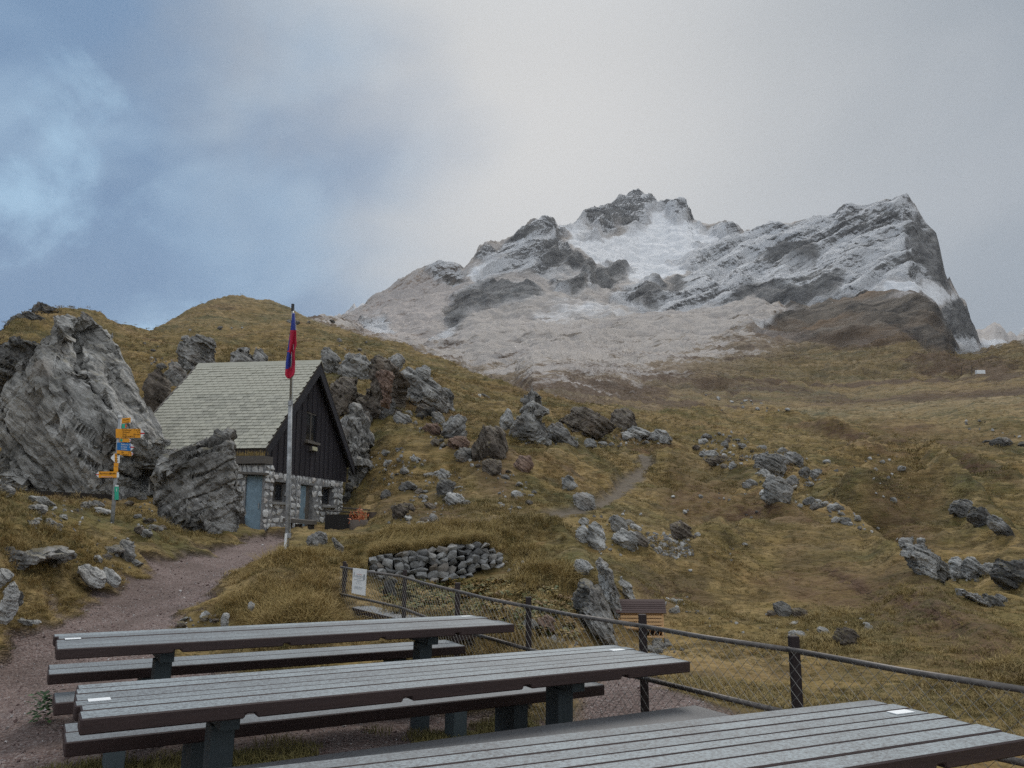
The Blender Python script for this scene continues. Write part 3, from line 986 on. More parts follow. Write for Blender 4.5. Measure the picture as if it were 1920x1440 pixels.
# ground under a sight line, or under a plan point
_ns = (N_NEAR + 16) * NA
_colsel = (np.abs(az_all[:-1]) < R(60))
_qs = quads[:N_NEAR + 14][:, _colsel].reshape(-1, 4)
_tri = np.concatenate([_qs[:, [0, 2, 1]], _qs[:, [0, 3, 2]]])
BVH = BVHTree.FromPolygons([tuple(p) for p in P0[:_ns].tolist()], _qs.tolist(), all_triangles=False)


def hit(px, py, fallback=None):
    r = Vector(ray(px, py)).normalized()
    loc = BVH.ray_cast(Vector((0, 0, ZC)), r)[0]
    if loc is None:
        return Vector(at_y(px, py, fallback or 60))
    return loc


def gz(x, y, default=0.0):
    loc = BVH.ray_cast(Vector((x, y, 200)), Vector((0, 0, -1)))[0]
    return loc.z if loc else default


# the far snow ranges at both sides of the peak
def far_range(name, crest, base_y, depth, seed, label):
    rows = 26
    xs = np.linspace(crest[0][0], crest[-1][0], 130)
    cy = np.interp(xs, [c[0] for c in crest], [c[1] for c in crest])
    cd = np.interp(xs, [c[0] for c in crest], [c[2] for c in crest])
    V = []
    for i in range(rows):
        t_ = i / (rows - 1)
        for x, y, d_ in zip(xs, cy, cd):
            V.append(at_y(x, y + (base_y - y) * (1 - t_), d_ - depth * (1 - t_)))
    n = len(xs)
    for i in range(1, 4):
        for k in range(n):
            p = V[(rows - 1) * n + k].copy()
            p[1] += 150 * i
            p[2] -= 140 * i
            V.append(p)
    rows += 3
    V = np.array(V)
    V[:, 2] += fbm(V, 1 / 130.0, 4, seed, ridged=True) * 26 - 16
    idx = np.arange(rows * n).reshape(rows, n)
    F = np.stack([idx[:-1, :-1], idx[:-1, 1:], idx[1:, 1:], idx[1:, :-1]], -1).reshape(-1, 4)
    me = np_mesh(name, V, F, MOUNTAIN, True)
    a = me.attributes.new('mask', 'FLOAT_COLOR', 'POINT')
    rk = np.clip(fbm(V, 1 / 160.0, 4, seed + 5) * 2.2 + .55, 0, 1)
    c = np.stack([rk, np.full(len(V), .22), np.ones(len(V)), np.zeros(len(V))], 1)
    a.data.foreach_set('color', c.astype(np.float32).ravel())
    tag(link(bpy.data.objects.new(name, me)), kind='structure')


far_range('snowy_ridge', [(480, 640, 2600), (560, 612, 2600), (600, 600, 2600), (630, 590, 2550), (655, 586, 2500), (672, 578, 2450), (700, 562, 2450), (740, 548, 2450), (800, 545, 2450)], 690, 500, 71, '')
far_range('snowy_ridge', [(1780, 600, 2000), (1830, 618, 2000), (1850, 624, 1990), (1868, 622, 1980), (1882, 623, 1980), (1890, 632, 1990), (1920, 634, 2000), (2000, 615, 2000), (2150, 640, 2000)], 740, 500, 83, '')

# ------------------------------------------------------------------ rocks
_ICO = {}


def ico(n):
    if n not in _ICO:
        bm = bmesh.new()
        bmesh.ops.create_icosphere(bm, subdivisions=n, radius=1)
        bm.verts.ensure_lookup_table()
        V = np.array([v.co[:] for v in bm.verts], np.float32)
        F = np.array([[v.index for v in f.verts] for f in bm.faces], np.int32)
        bm.free()
        _ICO[n] = (V, F)
    return _ICO[n]


def normals(V, F):
    n = np.cross(V[F[:, 1]] - V[F[:, 0]], V[F[:, 2]] - V[F[:, 0]])
    out = np.zeros_like(V)
    for k in range(3):
        np.add.at(out, F[:, k], n)
    return out / (np.linalg.norm(out, axis=1)[:, None] + 1e-9)


def crag(V, F, seed, size, cells=46, amp=.07, crack=.05, rough=.03, tilt=0.9, dip=(.55, 0, .83), passes=2):
    """break a smooth body into fractured slabs: flat tilted faces, narrow cracks between them, bedding grooves, grain"""
    rng = np.random.default_rng(seed)
    box0 = (V.min(0), V.max(0))
    d = np.array(dip, float)
    d /= np.linalg.norm(d)
    for ps in range(passes):
        k = cells if ps == 0 else cells * 4
        a = amp if ps == 0 else amp * .14
        c = V[rng.integers(0, len(V), k)]

        def m(Q_):
            return np.hstack([Q_, ((Q_ @ d) * (2.4 if ps == 0 else 3.0))[:, None]]).astype(np.float32)
        W = V + (np.stack([fbm(V, 2.2 / size, 3, seed + 3 * i) for i in range(3)], 1) * size * .025)
        A, B = m(W), m(c)
        N = normals(V, F)
        KN = 6
        near_k = np.zeros((len(V), KN), np.int32)
        for i in range(0, len(V), 20000):
            D = ((A[i:i + 20000] ** 2).sum(1)[:, None] + (B ** 2).sum(1)[None] - 2 * A[i:i + 20000] @ B.T)
            p2 = np.argpartition(D, KN - 1, axis=1)[:, :KN]
            o2 = np.argsort(np.take_along_axis(D, p2, 1), axis=1)
            near_k[i:i + 20000] = np.take_along_axis(p2, o2, 1)
        near1 = near_k[:, 0]
        Nc = np.zeros((k, 3), np.float32)
        np.add.at(Nc, near1, N)
        Nc /= np.linalg.norm(Nc, axis=1)[:, None] + 1e-6
        tl = Nc + rng.normal(size=(k, 3)).astype(np.float32) * .24 * tilt
        off = rng.uniform(-1, 1, k).astype(np.float32) * a * size * .30
        # flat faces meeting in edges: the lowest of the planes of the neighbouring faces
        H = -((V[:, None, :] - c[near_k]) * tl[near_k]).sum(2) + off[near_k]
        H.sort(axis=1)
        disp = np.clip(H[:, 0], -a * size * 2.2, a * size * 1.6)
        gap_ = (H[:, 1] - H[:, 0]) / (size * (.010 if ps == 0 else .006))
        disp -= np.exp(-gap_ ** 2) * crack * size * (.45 if ps == 0 else .15)
        V = V + N * disp[:, None]
    # bedding: fissures right through the body, every slab between two of them set in or out
    N = normals(V, F)
    nf_ = rng.integers(5, 9)
    dd_ = d + rng.normal(size=3) * .05
    co_ = V @ dd_ + fbm(V, 1.1 / size, 3, seed + 60) * size * .06
    lo_, hi_ = np.percentile(co_, [1, 99])
    cuts = np.sort(lo_ + (hi_ - lo_) * (np.arange(nf_) + rng.uniform(.1, .9, nf_)) / nf_)
    lay_i = np.searchsorted(cuts, co_)
    inout = rng.uniform(-1, 1, nf_ + 1) * amp * size * .46
    gd = np.abs(co_[:, None] - cuts[None]).min(1)
    V = V + N * (inout[lay_i] - np.exp(-(gd / (size * .007)) ** 2) * crack * size * .9)[:, None]
    N = normals(V, F)
    b_ = V - np.outer(V @ d, d) * .86
    e_ = (V @ d)[:, None] * d[None] * 1.0
    lay_ = fbm(b_ * .35 + e_ * 2.0, 4.5 / size, 4, seed + 40, ridged=True)
    V = V - N * (np.clip(lay_ - .75, 0, 1) * rough * 1.6 * size)[:, None]
    V = V + N * (fbm(V, 3.5 / size, 4, seed + 20) * rough * .45 * size)[:, None]
    V = V + N * (fbm(V, 15.0 / size, 3, seed + 30, ridged=True) * rough * .24 * size)[:, None]
    # the breaking shrinks the body: bring it back to its size
    lo, hi = np.percentile(V, .4, axis=0), np.percentile(V, 99.6, axis=0)
    k_ = np.clip((box0[1] - box0[0]) / (hi - lo), .9, 1.5)
    V = (V - (lo + hi) / 2) * k_ + (box0[0] + box0[1]) / 2
    return V.astype(np.float32)


def outline_body(poly, y, thick, n, power=.62, sink=.2):
    """a body whose front view follows the outline, with real depth; poly holds sight lines, y the forward distance"""
    W = np.array([at_y(px, py, y) for px, py in poly])
    x, z = W[:, 0], W[:, 2]
    zb, zt = z.min(), z.max()
    low = z < zb + (zt - zb) * .14
    z = np.where(low, z - (zt - zb) * sink, z)
    cx, cz = (x.min() + x.max()) / 2, zb + (zt - zb) * .42
    # straight-sided centre: area centroid in x
    cx = .5 * cx + .5 * x.mean()
    D, F = ico(n)
    th = np.arctan2(D[:, 2], D[:, 0])
    tgrid = np.linspace(-math.pi, math.pi, 361)
    rad = np.zeros(361)
    for i, t in enumerate(tgrid):
        dx, dz = math.cos(t), math.sin(t)
        best = 0
        for k in range(len(x)):
            ax, az_ = x[k] - cx, z[k] - cz
            bx, bz = x[(k + 1) % len(x)] - cx, z[(k + 1) % len(x)] - cz
            ex, ez = bx - ax, bz - az_
            den = dx * ez - dz * ex
            if abs(den) < 1e-9: continue
            r_ = (ax * ez - az_ * ex) / den
            s_ = (ax * dz - az_ * dx) / den
            if r_ > 0 and -1e-6 <= s_ <= 1 + 1e-6: best = max(best, r_)
        rad[i] = best
    rad[0] = rad[-1] = max(rad[0], rad[-1])
    Rt = np.interp(th, tgrid, rad)
    rho = np.hypot(D[:, 0], D[:, 2])
    rr = rho ** power
    V = np.stack([Rt * np.cos(th) * rr, np.sign(D[:, 1]) * np.abs(D[:, 1]) ** .8 * thick / 2, Rt * np.sin(th) * rr], 1)
    # the face leans back towards the top
    V[:, 1] += (V[:, 2] - (zb - cz)) * .18
    base = np.array([cx, y, zb])
    V[:, 2] += cz - zb
    return V.astype(np.float32), F, base, max(x.max() - x.min(), zt - zb)


CRAG_Y = [47.0]


def add_rock(label, poly, mat='grey', y=None, thick=None, n=5, seed=1, name='boulder', cells=26, amp=.07, crack=.045, rough=.03, dip=(.55, 0, .83), group=None, cat='rock', sink=.2, power=.62):
    rng = random.Random(seed)
    if len(poly) == 4 and not isinstance(poly[0], tuple):
        x0, y0, x1, y1 = poly
        cx, cy = (x0 + x1) / 2, (y0 + y1) / 2
        top = rng.uniform(.3, .7)
        poly = []
        for k in range(9):
            t = 2 * math.pi * k / 9 + rng.uniform(-.2, .2)
            e = 2.6
            px = math.copysign(abs(math.cos(t)) ** (2 / e), math.cos(t)) * (x1 - x0) / 2 * rng.uniform(.86, 1.08)
            py = math.copysign(abs(math.sin(t)) ** (2 / e), math.sin(t)) * (y1 - y0) / 2 * rng.uniform(.88, 1.06)
            px += (top - .5) * (x1 - x0) * .5 * (-py / (y1 - y0))
            poly.append((cx + px, cy + py))
    if y is None:
        xs = [p[0] for p in poly]
        h_ = hit((min(xs) + max(xs)) / 2, max(p[1] for p in poly) - 1)
        y = h_.y
    elif 40 < y < 72:
        xs = [p[0] for p in poly]
        h_ = hit((min(xs) + max(xs)) / 2, max(p[1] for p in poly) - 2)
        if abs(h_.y - y) < .45 * y: y = h_.y
    if label.startswith('reddish bare'): y = CRAG_Y[0] - 1.9
    if label.startswith('big brown tri'): CRAG_Y[:] = [y]
    W = [at_y(p[0], p[1], y) for p in poly]
    wid = max(p[0] for p in W) - min(p[0] for p in W)
    hei = max(p[2] for p in W) - min(p[2] for p in W)
    if thick is None: thick = .75 * min(wid, hei * 1.4) + .15 * max(wid, hei)
    V, F, base, size = outline_body(poly, y + thick * .35, thick, n, power, sink)
    V = crag(V, F, seed * 13 + 5, size, cells, amp, crack, rough, dip=dip)
    me = np_mesh(name, V, F, ROCKS[mat])
    o = bpy.data.objects.new(name, me)
    o.location = base
    link(o)
    return tag(o, label, cat, group)


BIG = [
    dict(label='huge fractured grey boulder with a pointed top towering behind the yellow signpost', mat='light', y=22.8, thick=3.6, n=7, cells=26, amp=.045, crack=.05, rough=.022, dip=(.78, 0, .62), power=.55,
         poly=[(4, 800), (14, 745), (22, 700), (44, 672), (74, 646), (96, 612), (122, 588), (136, 612), (146, 640), (172, 672), (192, 702), (222, 726), (246, 764), (268, 800), (284, 838), (280, 872), (256, 905), (200, 925), (110, 926), (45, 915), (18, 880), (6, 842)]),
    dict(label='rugged grey brown boulder standing between the gravel path and the stone hut', mat='grey', y=19.6, thick=2.2, n=7, cells=22, amp=.05, crack=.05, rough=.026, dip=(-.5, 0, .86), power=.6,
         poly=[(292, 885), (296, 860), (308, 842), (322, 843), (345, 836), (370, 828), (394, 818), (412, 816), (422, 812), (432, 832), (438, 862), (440, 895), (441, 935), (432, 966), (412, 998), (382, 1012), (345, 1010), (322, 985), (306, 962), (296, 930)]),
    dict(label='dark overhanging rock at the left edge behind the huge pointed boulder', mat='dark', y=38, n=6, poly=[(-60, 720), (-60, 650), (-10, 636), (30, 631), (66, 640), (80, 665), (60, 710), (10, 730)]),
    dict(label='dark crag on the left skyline with a step to the right', mat='dark', y=78, n=6, poly=[(6, 634), (12, 602), (30, 588), (60, 584), (72, 598), (56, 622), (30, 640)]),
    dict(label='small dark block perched on top of the left skyline crag', mat='dark', y=84, n=5, poly=[(60, 588), (66, 572), (78, 566), (96, 576), (104, 584), (80, 592)]),
    dict(label='flat dark rock lying on the skyline right of the ridge fence posts', mat='dark', y=99, n=4, poly=[(189, 606), (195, 599), (208, 600), (219, 608), (204, 612)]),
    dict(label='double rock tower on the slope above the left end of the hut roof', mat='grey', y=56, n=6, cells=20, poly=[(332, 668), (336, 640), (344, 628), (358, 636), (372, 631), (388, 632), (396, 650), (400, 684), (370, 694), (340, 690)]),
    dict(label='wedge shaped grey rock leaning above the hut ridge near the rock tower', mat='grey', y=57, n=5, poly=[(430, 690), (438, 660), (452, 648), (468, 662), (482, 690), (455, 698)]),
    dict(label='blunt grey rock above the middle of the hut ridge', mat='grey', y=58, n=5, poly=[(470, 688), (474, 660), (490, 652), (501, 668), (502, 690), (486, 696)]),
    dict(label='mossy brown rock on the slope left of the hut roof', mat='brown', y=40, n=5, poly=[(262, 770), (268, 712), (284, 690), (306, 700), (318, 730), (316, 760), (290, 780)]),
    dict(label='jagged small rocks above the left eave of the hut roof', mat='grey', y=45, n=5, poly=[(300, 720), (312, 690), (326, 676), (340, 690), (352, 706), (336, 724)]),
    dict(label='tall column of stacked grey rock rising behind the right side of the hut', mat='grey', y=34.6, thick=3.0, n=6, cells=22, amp=.06, dip=(.1, 0, .99), poly=[(634, 950), (636, 840), (640, 790), (650, 764), (668, 757), (684, 770), (688, 810), (690, 850), (702, 880), (698, 930), (684, 955), (655, 962)]),
    dict(label='dark mossy rock wall beside the hut gable below the red rock', mat='brown', y=43, n=6, poly=[(612, 770), (620, 725), (640, 704), (668, 706), (682, 740), (670, 772), (640, 785)]),
    dict(label='big brown triangular crag right of the hut gable', mat='brown', y=47, thick=4.5, n=6, cells=30, poly=[(664, 775), (676, 735), (694, 700), (712, 676), (734, 668), (752, 684), (762, 720), (760, 760), (742, 782), (700, 784)]),
    dict(label='reddish bare rock face in the middle of the brown crag', mat='red', y=45.0, thick=1.6, n=5, poly=[(703, 706), (710, 692), (728, 690), (737, 704), (733, 732), (722, 752), (712, 730)]),
    dict(label='blocky grey crag forming the right shoulder of the outcrop above the hut', mat='grey', y=49, thick=5, n=6, cells=34, poly=[(752, 745), (754, 706), (776, 694), (800, 697), (814, 712), (828, 722), (842, 744), (840, 768), (806, 770), (770, 764)]),
    dict(label='grey rock peeping over the ridge end of the hut roof', mat='grey', y=55, n=5, poly=[(598, 690), (602, 660), (616, 650), (630, 664), (636, 690), (616, 702)]),
    dict(label='rounded grey rock at the upper left of the outcrop behind the hut', mat='grey', y=57, n=5, poly=[(634, 700), (640, 676), (660, 662), (684, 664), (700, 684), (694, 708), (660, 712)]),
    dict(label='leaning grey slab between the hut gable outcrop and the brown crag', mat='grey', y=50, n=5, poly=[(672, 706), (684, 682), (706, 672), (722, 680), (712, 704), (690, 716)]),
    dict(label='sharp tilted rock blade below the right shoulder of the outcrop', mat='grey', y=45, n=5, dip=(-.8, 0, .6), poly=[(826, 816), (836, 792), (850, 776), (866, 778), (876, 802), (866, 822), (842, 828)]),
    dict(label='brown dome shaped rock on the slope below the sharp blade', mat='brown', y=40.5, n=6, cells=22, dip=(.9, 0, .3), poly=[(884, 852), (888, 820), (902, 802), (924, 797), (942, 806), (952, 832), (952, 856), (922, 864), (896, 862)]),
    dict(label='tall grey pinnacle standing alone on the grass slope', mat='grey', y=60, thick=5, n=6, cells=24, dip=(.2, 0, .98), poly=[(958, 820), (966, 788), (980, 768), (986, 746), (994, 733), (1006, 732), (1012, 750), (1018, 772), (1028, 796), (1030, 816), (1008, 828), (976, 826)]),
    dict(label='pale ribbed rock leaning against the left foot of the pinnacle', mat='pale', y=60.5, n=5, dip=(.9, 0, .4), poly=[(936, 800), (942, 778), (954, 768), (966, 780), (968, 802), (950, 808)]),
    dict(label='mossy pale rock at the right foot of the pinnacle', mat='grey', y=57, n=5, poly=[(1026, 822), (1032, 800), (1046, 792), (1064, 802), (1082, 820), (1080, 832), (1050, 832)]),
    dict(label='dark rock carrying a white trail marker on the slope above the pinnacle', mat='dark', y=75, n=5, poly=[(886, 748), (890, 740), (904, 738), (920, 748), (932, 762), (914, 766), (894, 758)]),
    dict(label='wide mossy dark mound of rock right of the pinnacle', mat='brown', y=65, n=6, cells=30, poly=[(1048, 806), (1054, 786), (1074, 770), (1098, 764), (1124, 774), (1144, 792), (1150, 812), (1110, 820), (1070, 818)]),
    dict(label='brown crag with a pointed left top beside the mossy mound', mat='brown', y=67, n=5, poly=[(1142, 802), (1146, 776), (1162, 764), (1182, 766), (1194, 782), (1194, 804), (1168, 812)]),
    dict(label='pale slab fanning out below the brown crag', mat='pale', y=64, n=5, poly=[(1164, 820), (1172, 806), (1192, 798), (1214, 808), (1222, 822), (1190, 828)]),
    dict(label='pale block with a dark right side at the end of the rock row', mat='pale', y=63, n=5, poly=[(1210, 826), (1220, 812), (1236, 804), (1252, 812), (1262, 824), (1238, 830)]),
    dict(label='reddish brown lump of rock on the slope below the pinnacle', mat='red', n=5, poly=(960, 852, 1000, 886), seed=5),
    dict(label='grey brown rock below the brown dome', mat='brown', n=5, poly=(902, 857, 942, 892), seed=6),
    dict(label='upper of two pale standing stones left of the footpath', mat='pale', n=5, poly=[(1052, 918), (1056, 898), (1064, 890), (1076, 896), (1084, 916), (1070, 922)]),
    dict(label='lower and wider of two pale standing stones left of the footpath', mat='pale', n=5, poly=[(1074, 952), (1076, 932), (1092, 923), (1108, 930), (1117, 950), (1104, 958), (1086, 957)]),
    dict(label='squat pale boulder with a dark cleft, leftmost of the pale rock group below the footpath', mat='pale', n=5, poly=[(1078, 1012), (1080, 992), (1092, 984), (1104, 992), (1102, 1014), (1090, 1018)]),
    dict(label='tall rounded pale boulder in the middle of the pale rock group below the footpath', mat='pale', n=5, poly=[(1100, 1022), (1104, 992), (1116, 978), (1128, 984), (1136, 1010), (1132, 1030), (1114, 1032)]),
    dict(label='small pale boulder on top of the pale rock group below the footpath', mat='pale', n=5, poly=(1084, 970, 1106, 986), seed=9),
    dict(label='dark angled slab set in the bank under the bend of the footpath', mat='grey', n=5, poly=[(1146, 992), (1144, 974), (1160, 965), (1176, 976), (1178, 994), (1160, 1000)]),
    dict(label='blocky light grey boulder with a flat front right of the pale rock group', mat='pale', n=5, poly=[(1146, 1010), (1156, 996), (1172, 990), (1190, 1000), (1196, 1016), (1186, 1030), (1164, 1030)]),
    dict(label='slanted grey slab right of the blocky light grey boulder', mat='grey', n=5, poly=[(1184, 1010), (1190, 996), (1204, 1000), (1216, 1018), (1202, 1024)]),
    dict(label='mossy brown rock at the head of the scree patch', mat='brown', n=5, poly=[(1258, 1006), (1262, 984), (1280, 976), (1296, 990), (1304, 1008), (1280, 1014)]),
    dict(label='long bluish white rib of rock running down towards the insect hotel', mat='pale', thick=.9, n=6, dip=(.9, 0, .4), poly=[(1122, 1072), (1126, 1052), (1136, 1056), (1150, 1078), (1156, 1104), (1164, 1134), (1160, 1150), (1142, 1142), (1132, 1110)]),
    dict(label='wide pinkish grey outcrop bulging behind the fence left of the insect hotel', mat='grey', thick=1.6, n=6, dip=(.8, 0, .55), poly=[(1080, 1150), (1084, 1112), (1094, 1094), (1112, 1090), (1128, 1110), (1136, 1140), (1150, 1168), (1152, 1192), (1120, 1196), (1098, 1180)]),
    dict(label='bleached knobbly rib at the top left of the outcrop behind the fence', mat='pale', n=5, dip=(.9, 0, .4), poly=[(1076, 1062), (1084, 1048), (1100, 1050), (1112, 1066), (1100, 1080), (1084, 1078)]),
    dict(label='narrow pale pointed stone just above the insect hotel', mat='pale', n=5, poly=[(1160, 1100), (1162, 1082), (1172, 1086), (1184, 1104), (1192, 1124), (1182, 1130), (1168, 1118)]),
    dict(label='pinkish round boulder lying behind the middle fence posts', mat='red', y=8.7, n=5, poly=[(1008, 1172), (1012, 1158), (1028, 1152), (1042, 1160), (1040, 1178), (1022, 1182)]),
    dict(label='grey round boulder half hidden by the fourth fence post from the left', mat='grey', y=8.6, n=5, poly=[(976, 1176), (980, 1164), (996, 1160), (1010, 1170), (1006, 1180), (988, 1184)]),
    dict(label='big grey boulder at the heart of the rock cluster on the right hillside', mat='grey', n=6, poly=[(1414, 880), (1420, 858), (1440, 848), (1460, 854), (1472, 872), (1466, 886), (1436, 890)]),
    dict(label='rounded grey boulder on the right of the hillside rock cluster', mat='grey', n=5, poly=[(1468, 868), (1474, 852), (1492, 846), (1508, 858), (1508, 872), (1488, 876)]),
    dict(label='pale blue boulder at the lower end of the hillside rock cluster', mat='pale', n=6, poly=[(1430, 926), (1434, 902), (1452, 890), (1472, 898), (1486, 920), (1480, 938), (1450, 942)]),
    dict(label='small upright boulder right of the pale blue boulder', mat='grey', n=5, poly=(1498, 874, 1520, 898), seed=15),
    dict(label='rounded boulder at the right end of the hillside rock cluster', mat='grey', n=5, poly=(1520, 878, 1542, 898), seed=16),
    dict(label='split grey boulder left of the pale blue boulder', mat='grey', n=5, poly=(1393, 898, 1420, 916), seed=17),
    dict(label='tan flat slab at the left end of the hillside rock cluster', mat='pale', n=5, poly=(1312, 843, 1350, 860), seed=18),
    dict(label='dark mossy rock under the tan flat slab', mat='brown', n=5, poly=(1322, 852, 1372, 872), seed=19),
    dict(label='pale ridged rock in the cluster below the tan flat slab', mat='pale', n=5, poly=(1366, 866, 1384, 880), seed=20),
    dict(label='big grey outcrop block with a grassy top at the right edge of the hillside', mat='grey', n=6, poly=[(1784, 962), (1788, 944), (1806, 936), (1824, 942), (1830, 960), (1820, 972), (1800, 970)]),
    dict(label='dark middle block of the outcrop near the right edge', mat='dark', n=5, poly=[(1820, 976), (1826, 952), (1846, 950), (1862, 966), (1866, 984), (1844, 988)]),
    dict(label='sloping light slab at the lower right end of the upper outcrop', mat='grey', n=5, dip=(.8, 0, .6), poly=[(1858, 986), (1864, 966), (1880, 974), (1898, 998), (1904, 1008), (1880, 1004)]),
    dict(label='small broken rock at the left tip of the long outcrop on the right', mat='pale', n=5, poly=(1686, 1008, 1714, 1034), seed=23),
    dict(label='pale slab leaning over the hollow in the long outcrop on the right', mat='pale', n=6, poly=[(1698, 1040), (1708, 1020), (1730, 1022), (1752, 1040), (1764, 1066), (1750, 1080), (1730, 1072), (1714, 1056)]),
    dict(label='dark edged grey block in the middle of the long outcrop on the right', mat='grey', n=6, poly=[(1744, 1084), (1748, 1056), (1762, 1044), (1778, 1056), (1782, 1084), (1764, 1092)]),
    dict(label='pale upright block right of the middle of the long outcrop', mat='pale', n=5, poly=[(1780, 1076), (1784, 1052), (1800, 1044), (1810, 1060), (1808, 1082), (1794, 1086)]),
    dict(label='wide pale block over the dark hollow of the long outcrop', mat='pale', n=6, poly=[(1806, 1080), (1810, 1054), (1828, 1044), (1838, 1056), (1836, 1078), (1820, 1088)]),
    dict(label='rounded grey rock in the right part of the long outcrop', mat='grey', n=5, poly=(1838, 1054, 1872, 1080), seed=28),
    dict(label='dark rock at the right frame edge ending the long outcrop', mat='dark', n=5, poly=[(1868, 1082), (1874, 1056), (1900, 1048), (1940, 1050), (1950, 1100), (1900, 1108)]),
    dict(label='long pale slab lying in the grass below the long outcrop', mat='pale', n=5, dip=(.5, 0, .86), poly=[(1798, 1112), (1806, 1104), (1830, 1112), (1852, 1126), (1848, 1134), (1820, 1124)]),
    dict(label='grey slab behind the long pale slab at the right', mat='grey', n=5, poly=(1840, 1112, 1890, 1138), seed=31),
    dict(label='mottled grey boulder in the grass above the right fence rail', mat='grey', n=5, poly=(1452, 1128, 1484, 1156), seed=32),
    dict(label='brown rock beside the mottled grey boulder', mat='brown', n=5, poly=(1484, 1140, 1514, 1162), seed=33),
    dict(label='small brown rock left of the mottled grey boulder', mat='brown', n=4, poly=(1438, 1144, 1456, 1156), seed=34),
    dict(label='mossy boulder with a pale crack just above the right fence rail', mat='brown', n=5, poly=(1566, 1176, 1612, 1212), seed=35),
    dict(label='pale pointed stone left of the mossy boulder above the right fence rail', mat='pale', n=5, poly=(1533, 1174, 1554, 1192), seed=36),
    dict(label='low pale rock behind the rightmost fence post', mat='pale', n=5, poly=(1474, 1182, 1512, 1200), seed=37),
    dict(label='broad flat topped slab on the grass bank at the left edge', mat='grey', y=10.4, thick=1.5, n=6, cells=14, amp=.045, crack=.02, dip=(.1, 0, 1), poly=[(-4, 1050), (8, 1036), (40, 1027), (74, 1024), (100, 1032), (108, 1042), (92, 1056), (50, 1066), (10, 1066)]),
    dict(label='white pale stone under the flat topped slab at the left edge', mat='pale', y=9.5, n=5, cells=10, poly=[(-14, 1092), (-10, 1070), (10, 1066), (24, 1076), (20, 1090), (4, 1096)]),
    dict(label='tall whitish stone at the left edge beside the path', mat='pale', y=9.1, n=5, cells=10, poly=[(-6, 1156), (0, 1112), (12, 1092), (26, 1098), (28, 1126), (20, 1150), (8, 1158)]),
    dict(label='slim grey stone beside the tall whitish stone', mat='grey', y=9.3, n=5, cells=10, poly=(26, 1108, 42, 1132), seed=41),
    dict(label='layered tan slab sloping out of the bank beside the path', mat='pale', y=11.6, n=5, cells=14, dip=(.5, 0, .86), poly=[(146, 1072), (156, 1060), (178, 1064), (196, 1080), (192, 1094), (172, 1096), (156, 1084)]),
    dict(label='pale stone with a slanted top next to the layered tan slab', mat='pale', y=11.9, n=5, cells=12, poly=[(188, 1076), (194, 1064), (212, 1068), (224, 1084), (220, 1096), (200, 1090)]),
    dict(label='rounded grey cobble in the bank below the signpost', mat='grey', y=13.4, n=5, cells=10, amp=.04, crack=.015, poly=(194, 1021, 230, 1042), seed=44),
    dict(label='tall rounded grey cobble right of the cobble below the signpost', mat='grey', y=13.6, n=5, cells=10, amp=.04, crack=.015, poly=[(222, 1044), (220, 1020), (234, 1010), (248, 1018), (252, 1040), (240, 1050)]),
    dict(label='brownish stone at the very foot of the signpost', mat='brown', y=15.3, n=4, poly=(188, 990, 208, 1006), seed=46),
    dict(label='long pale block on the bank between signpost and big brown boulder', mat='pale', y=15.6, n=5, cells=8, poly=[(264, 1008), (270, 996), (282, 992), (284, 1000), (274, 1010)]),
    dict(label='dark mossy hump of rock on the left plateau above the bank', mat='brown', y=15.5, n=5, poly=[(0, 985), (6, 962), (24, 954), (44, 962), (62, 984), (50, 1002), (14, 1004)]),
    dict(label='low grey ledge on the plateau left of the signpost', mat='grey', y=17.5, n=5, poly=(146, 938, 196, 958), seed=49),
    dict(label='pointed grey boulder in the grass in front of the hut wall', mat='grey', y=15.6, n=5, cells=12, poly=[(574, 1022), (580, 1008), (592, 998), (602, 996), (612, 1012), (610, 1024), (592, 1028)]),
    dict(label='slim slanted stone in the grass right of the pointed boulder', mat='grey', y=14.4, n=4, cells=8, poly=[(622, 1022), (620, 1010), (628, 1008), (642, 1024), (646, 1034), (634, 1032)]),
    dict(label='white stone half buried in the grassy bank behind the rear table', mat='pale', y=8.9, n=4, cells=6, poly=(464, 1128, 478, 1144), seed=52),
    dict(label='pale sliver of rock at the foot of the bank behind the rear table', mat='pale', y=8.6, n=4, cells=6, poly=(414, 1150, 428, 1174), seed=53),
    dict(label='flat pale stone lying at the left edge of the gravel path', mat='pale', y=9.4, n=4, cells=8, poly=(34, 1160, 78, 1170), seed=54),
    dict(label='dark boulder under the leaf covered slope behind the fence', mat='dark', y=11.2, n=5, poly=[(716, 1120), (718, 1090), (732, 1078), (744, 1092), (742, 1118)]),
    dict(label='slanted grey slab below the insect hotel', mat='grey', y=11.2, n=5, cells=10, dip=(.7, 0, .7), poly=[(1246, 1204), (1250, 1198), (1264, 1206), (1276, 1220), (1270, 1226), (1256, 1216)]),
    dict(label='purplish grey rock under the insect hotel', mat='grey', y=11.1, n=5, cells=10, poly=(1224, 1202, 1250, 1222), seed=57),
    dict(label='grey block wedged at the foot of the big brown crag, left side', mat='grey', n=5, poly=(668, 768, 700, 800), seed=201),
    dict(label='dark block under the red rock face at the foot of the brown crag', mat='dark', n=5, poly=(706, 742, 742, 784), seed=202),
    dict(label='angular slab tilted out of the grass below the brown crag', mat='grey', n=5, poly=(736, 770, 772, 796), seed=203),
    dict(label='pointed grey block on the crest of the brown crag', mat='grey', y=48, n=5, poly=(728, 662, 760, 690), seed=204),
    dict(label='grey block with a sunlit top on the crest of the right shoulder crag', mat='pale', y=50, n=5, poly=(776, 684, 808, 710), seed=205),
    dict(label='stepped grey block at the right end of the shoulder crag', mat='grey', y=47.5, n=5, poly=(816, 726, 852, 770), seed=206),
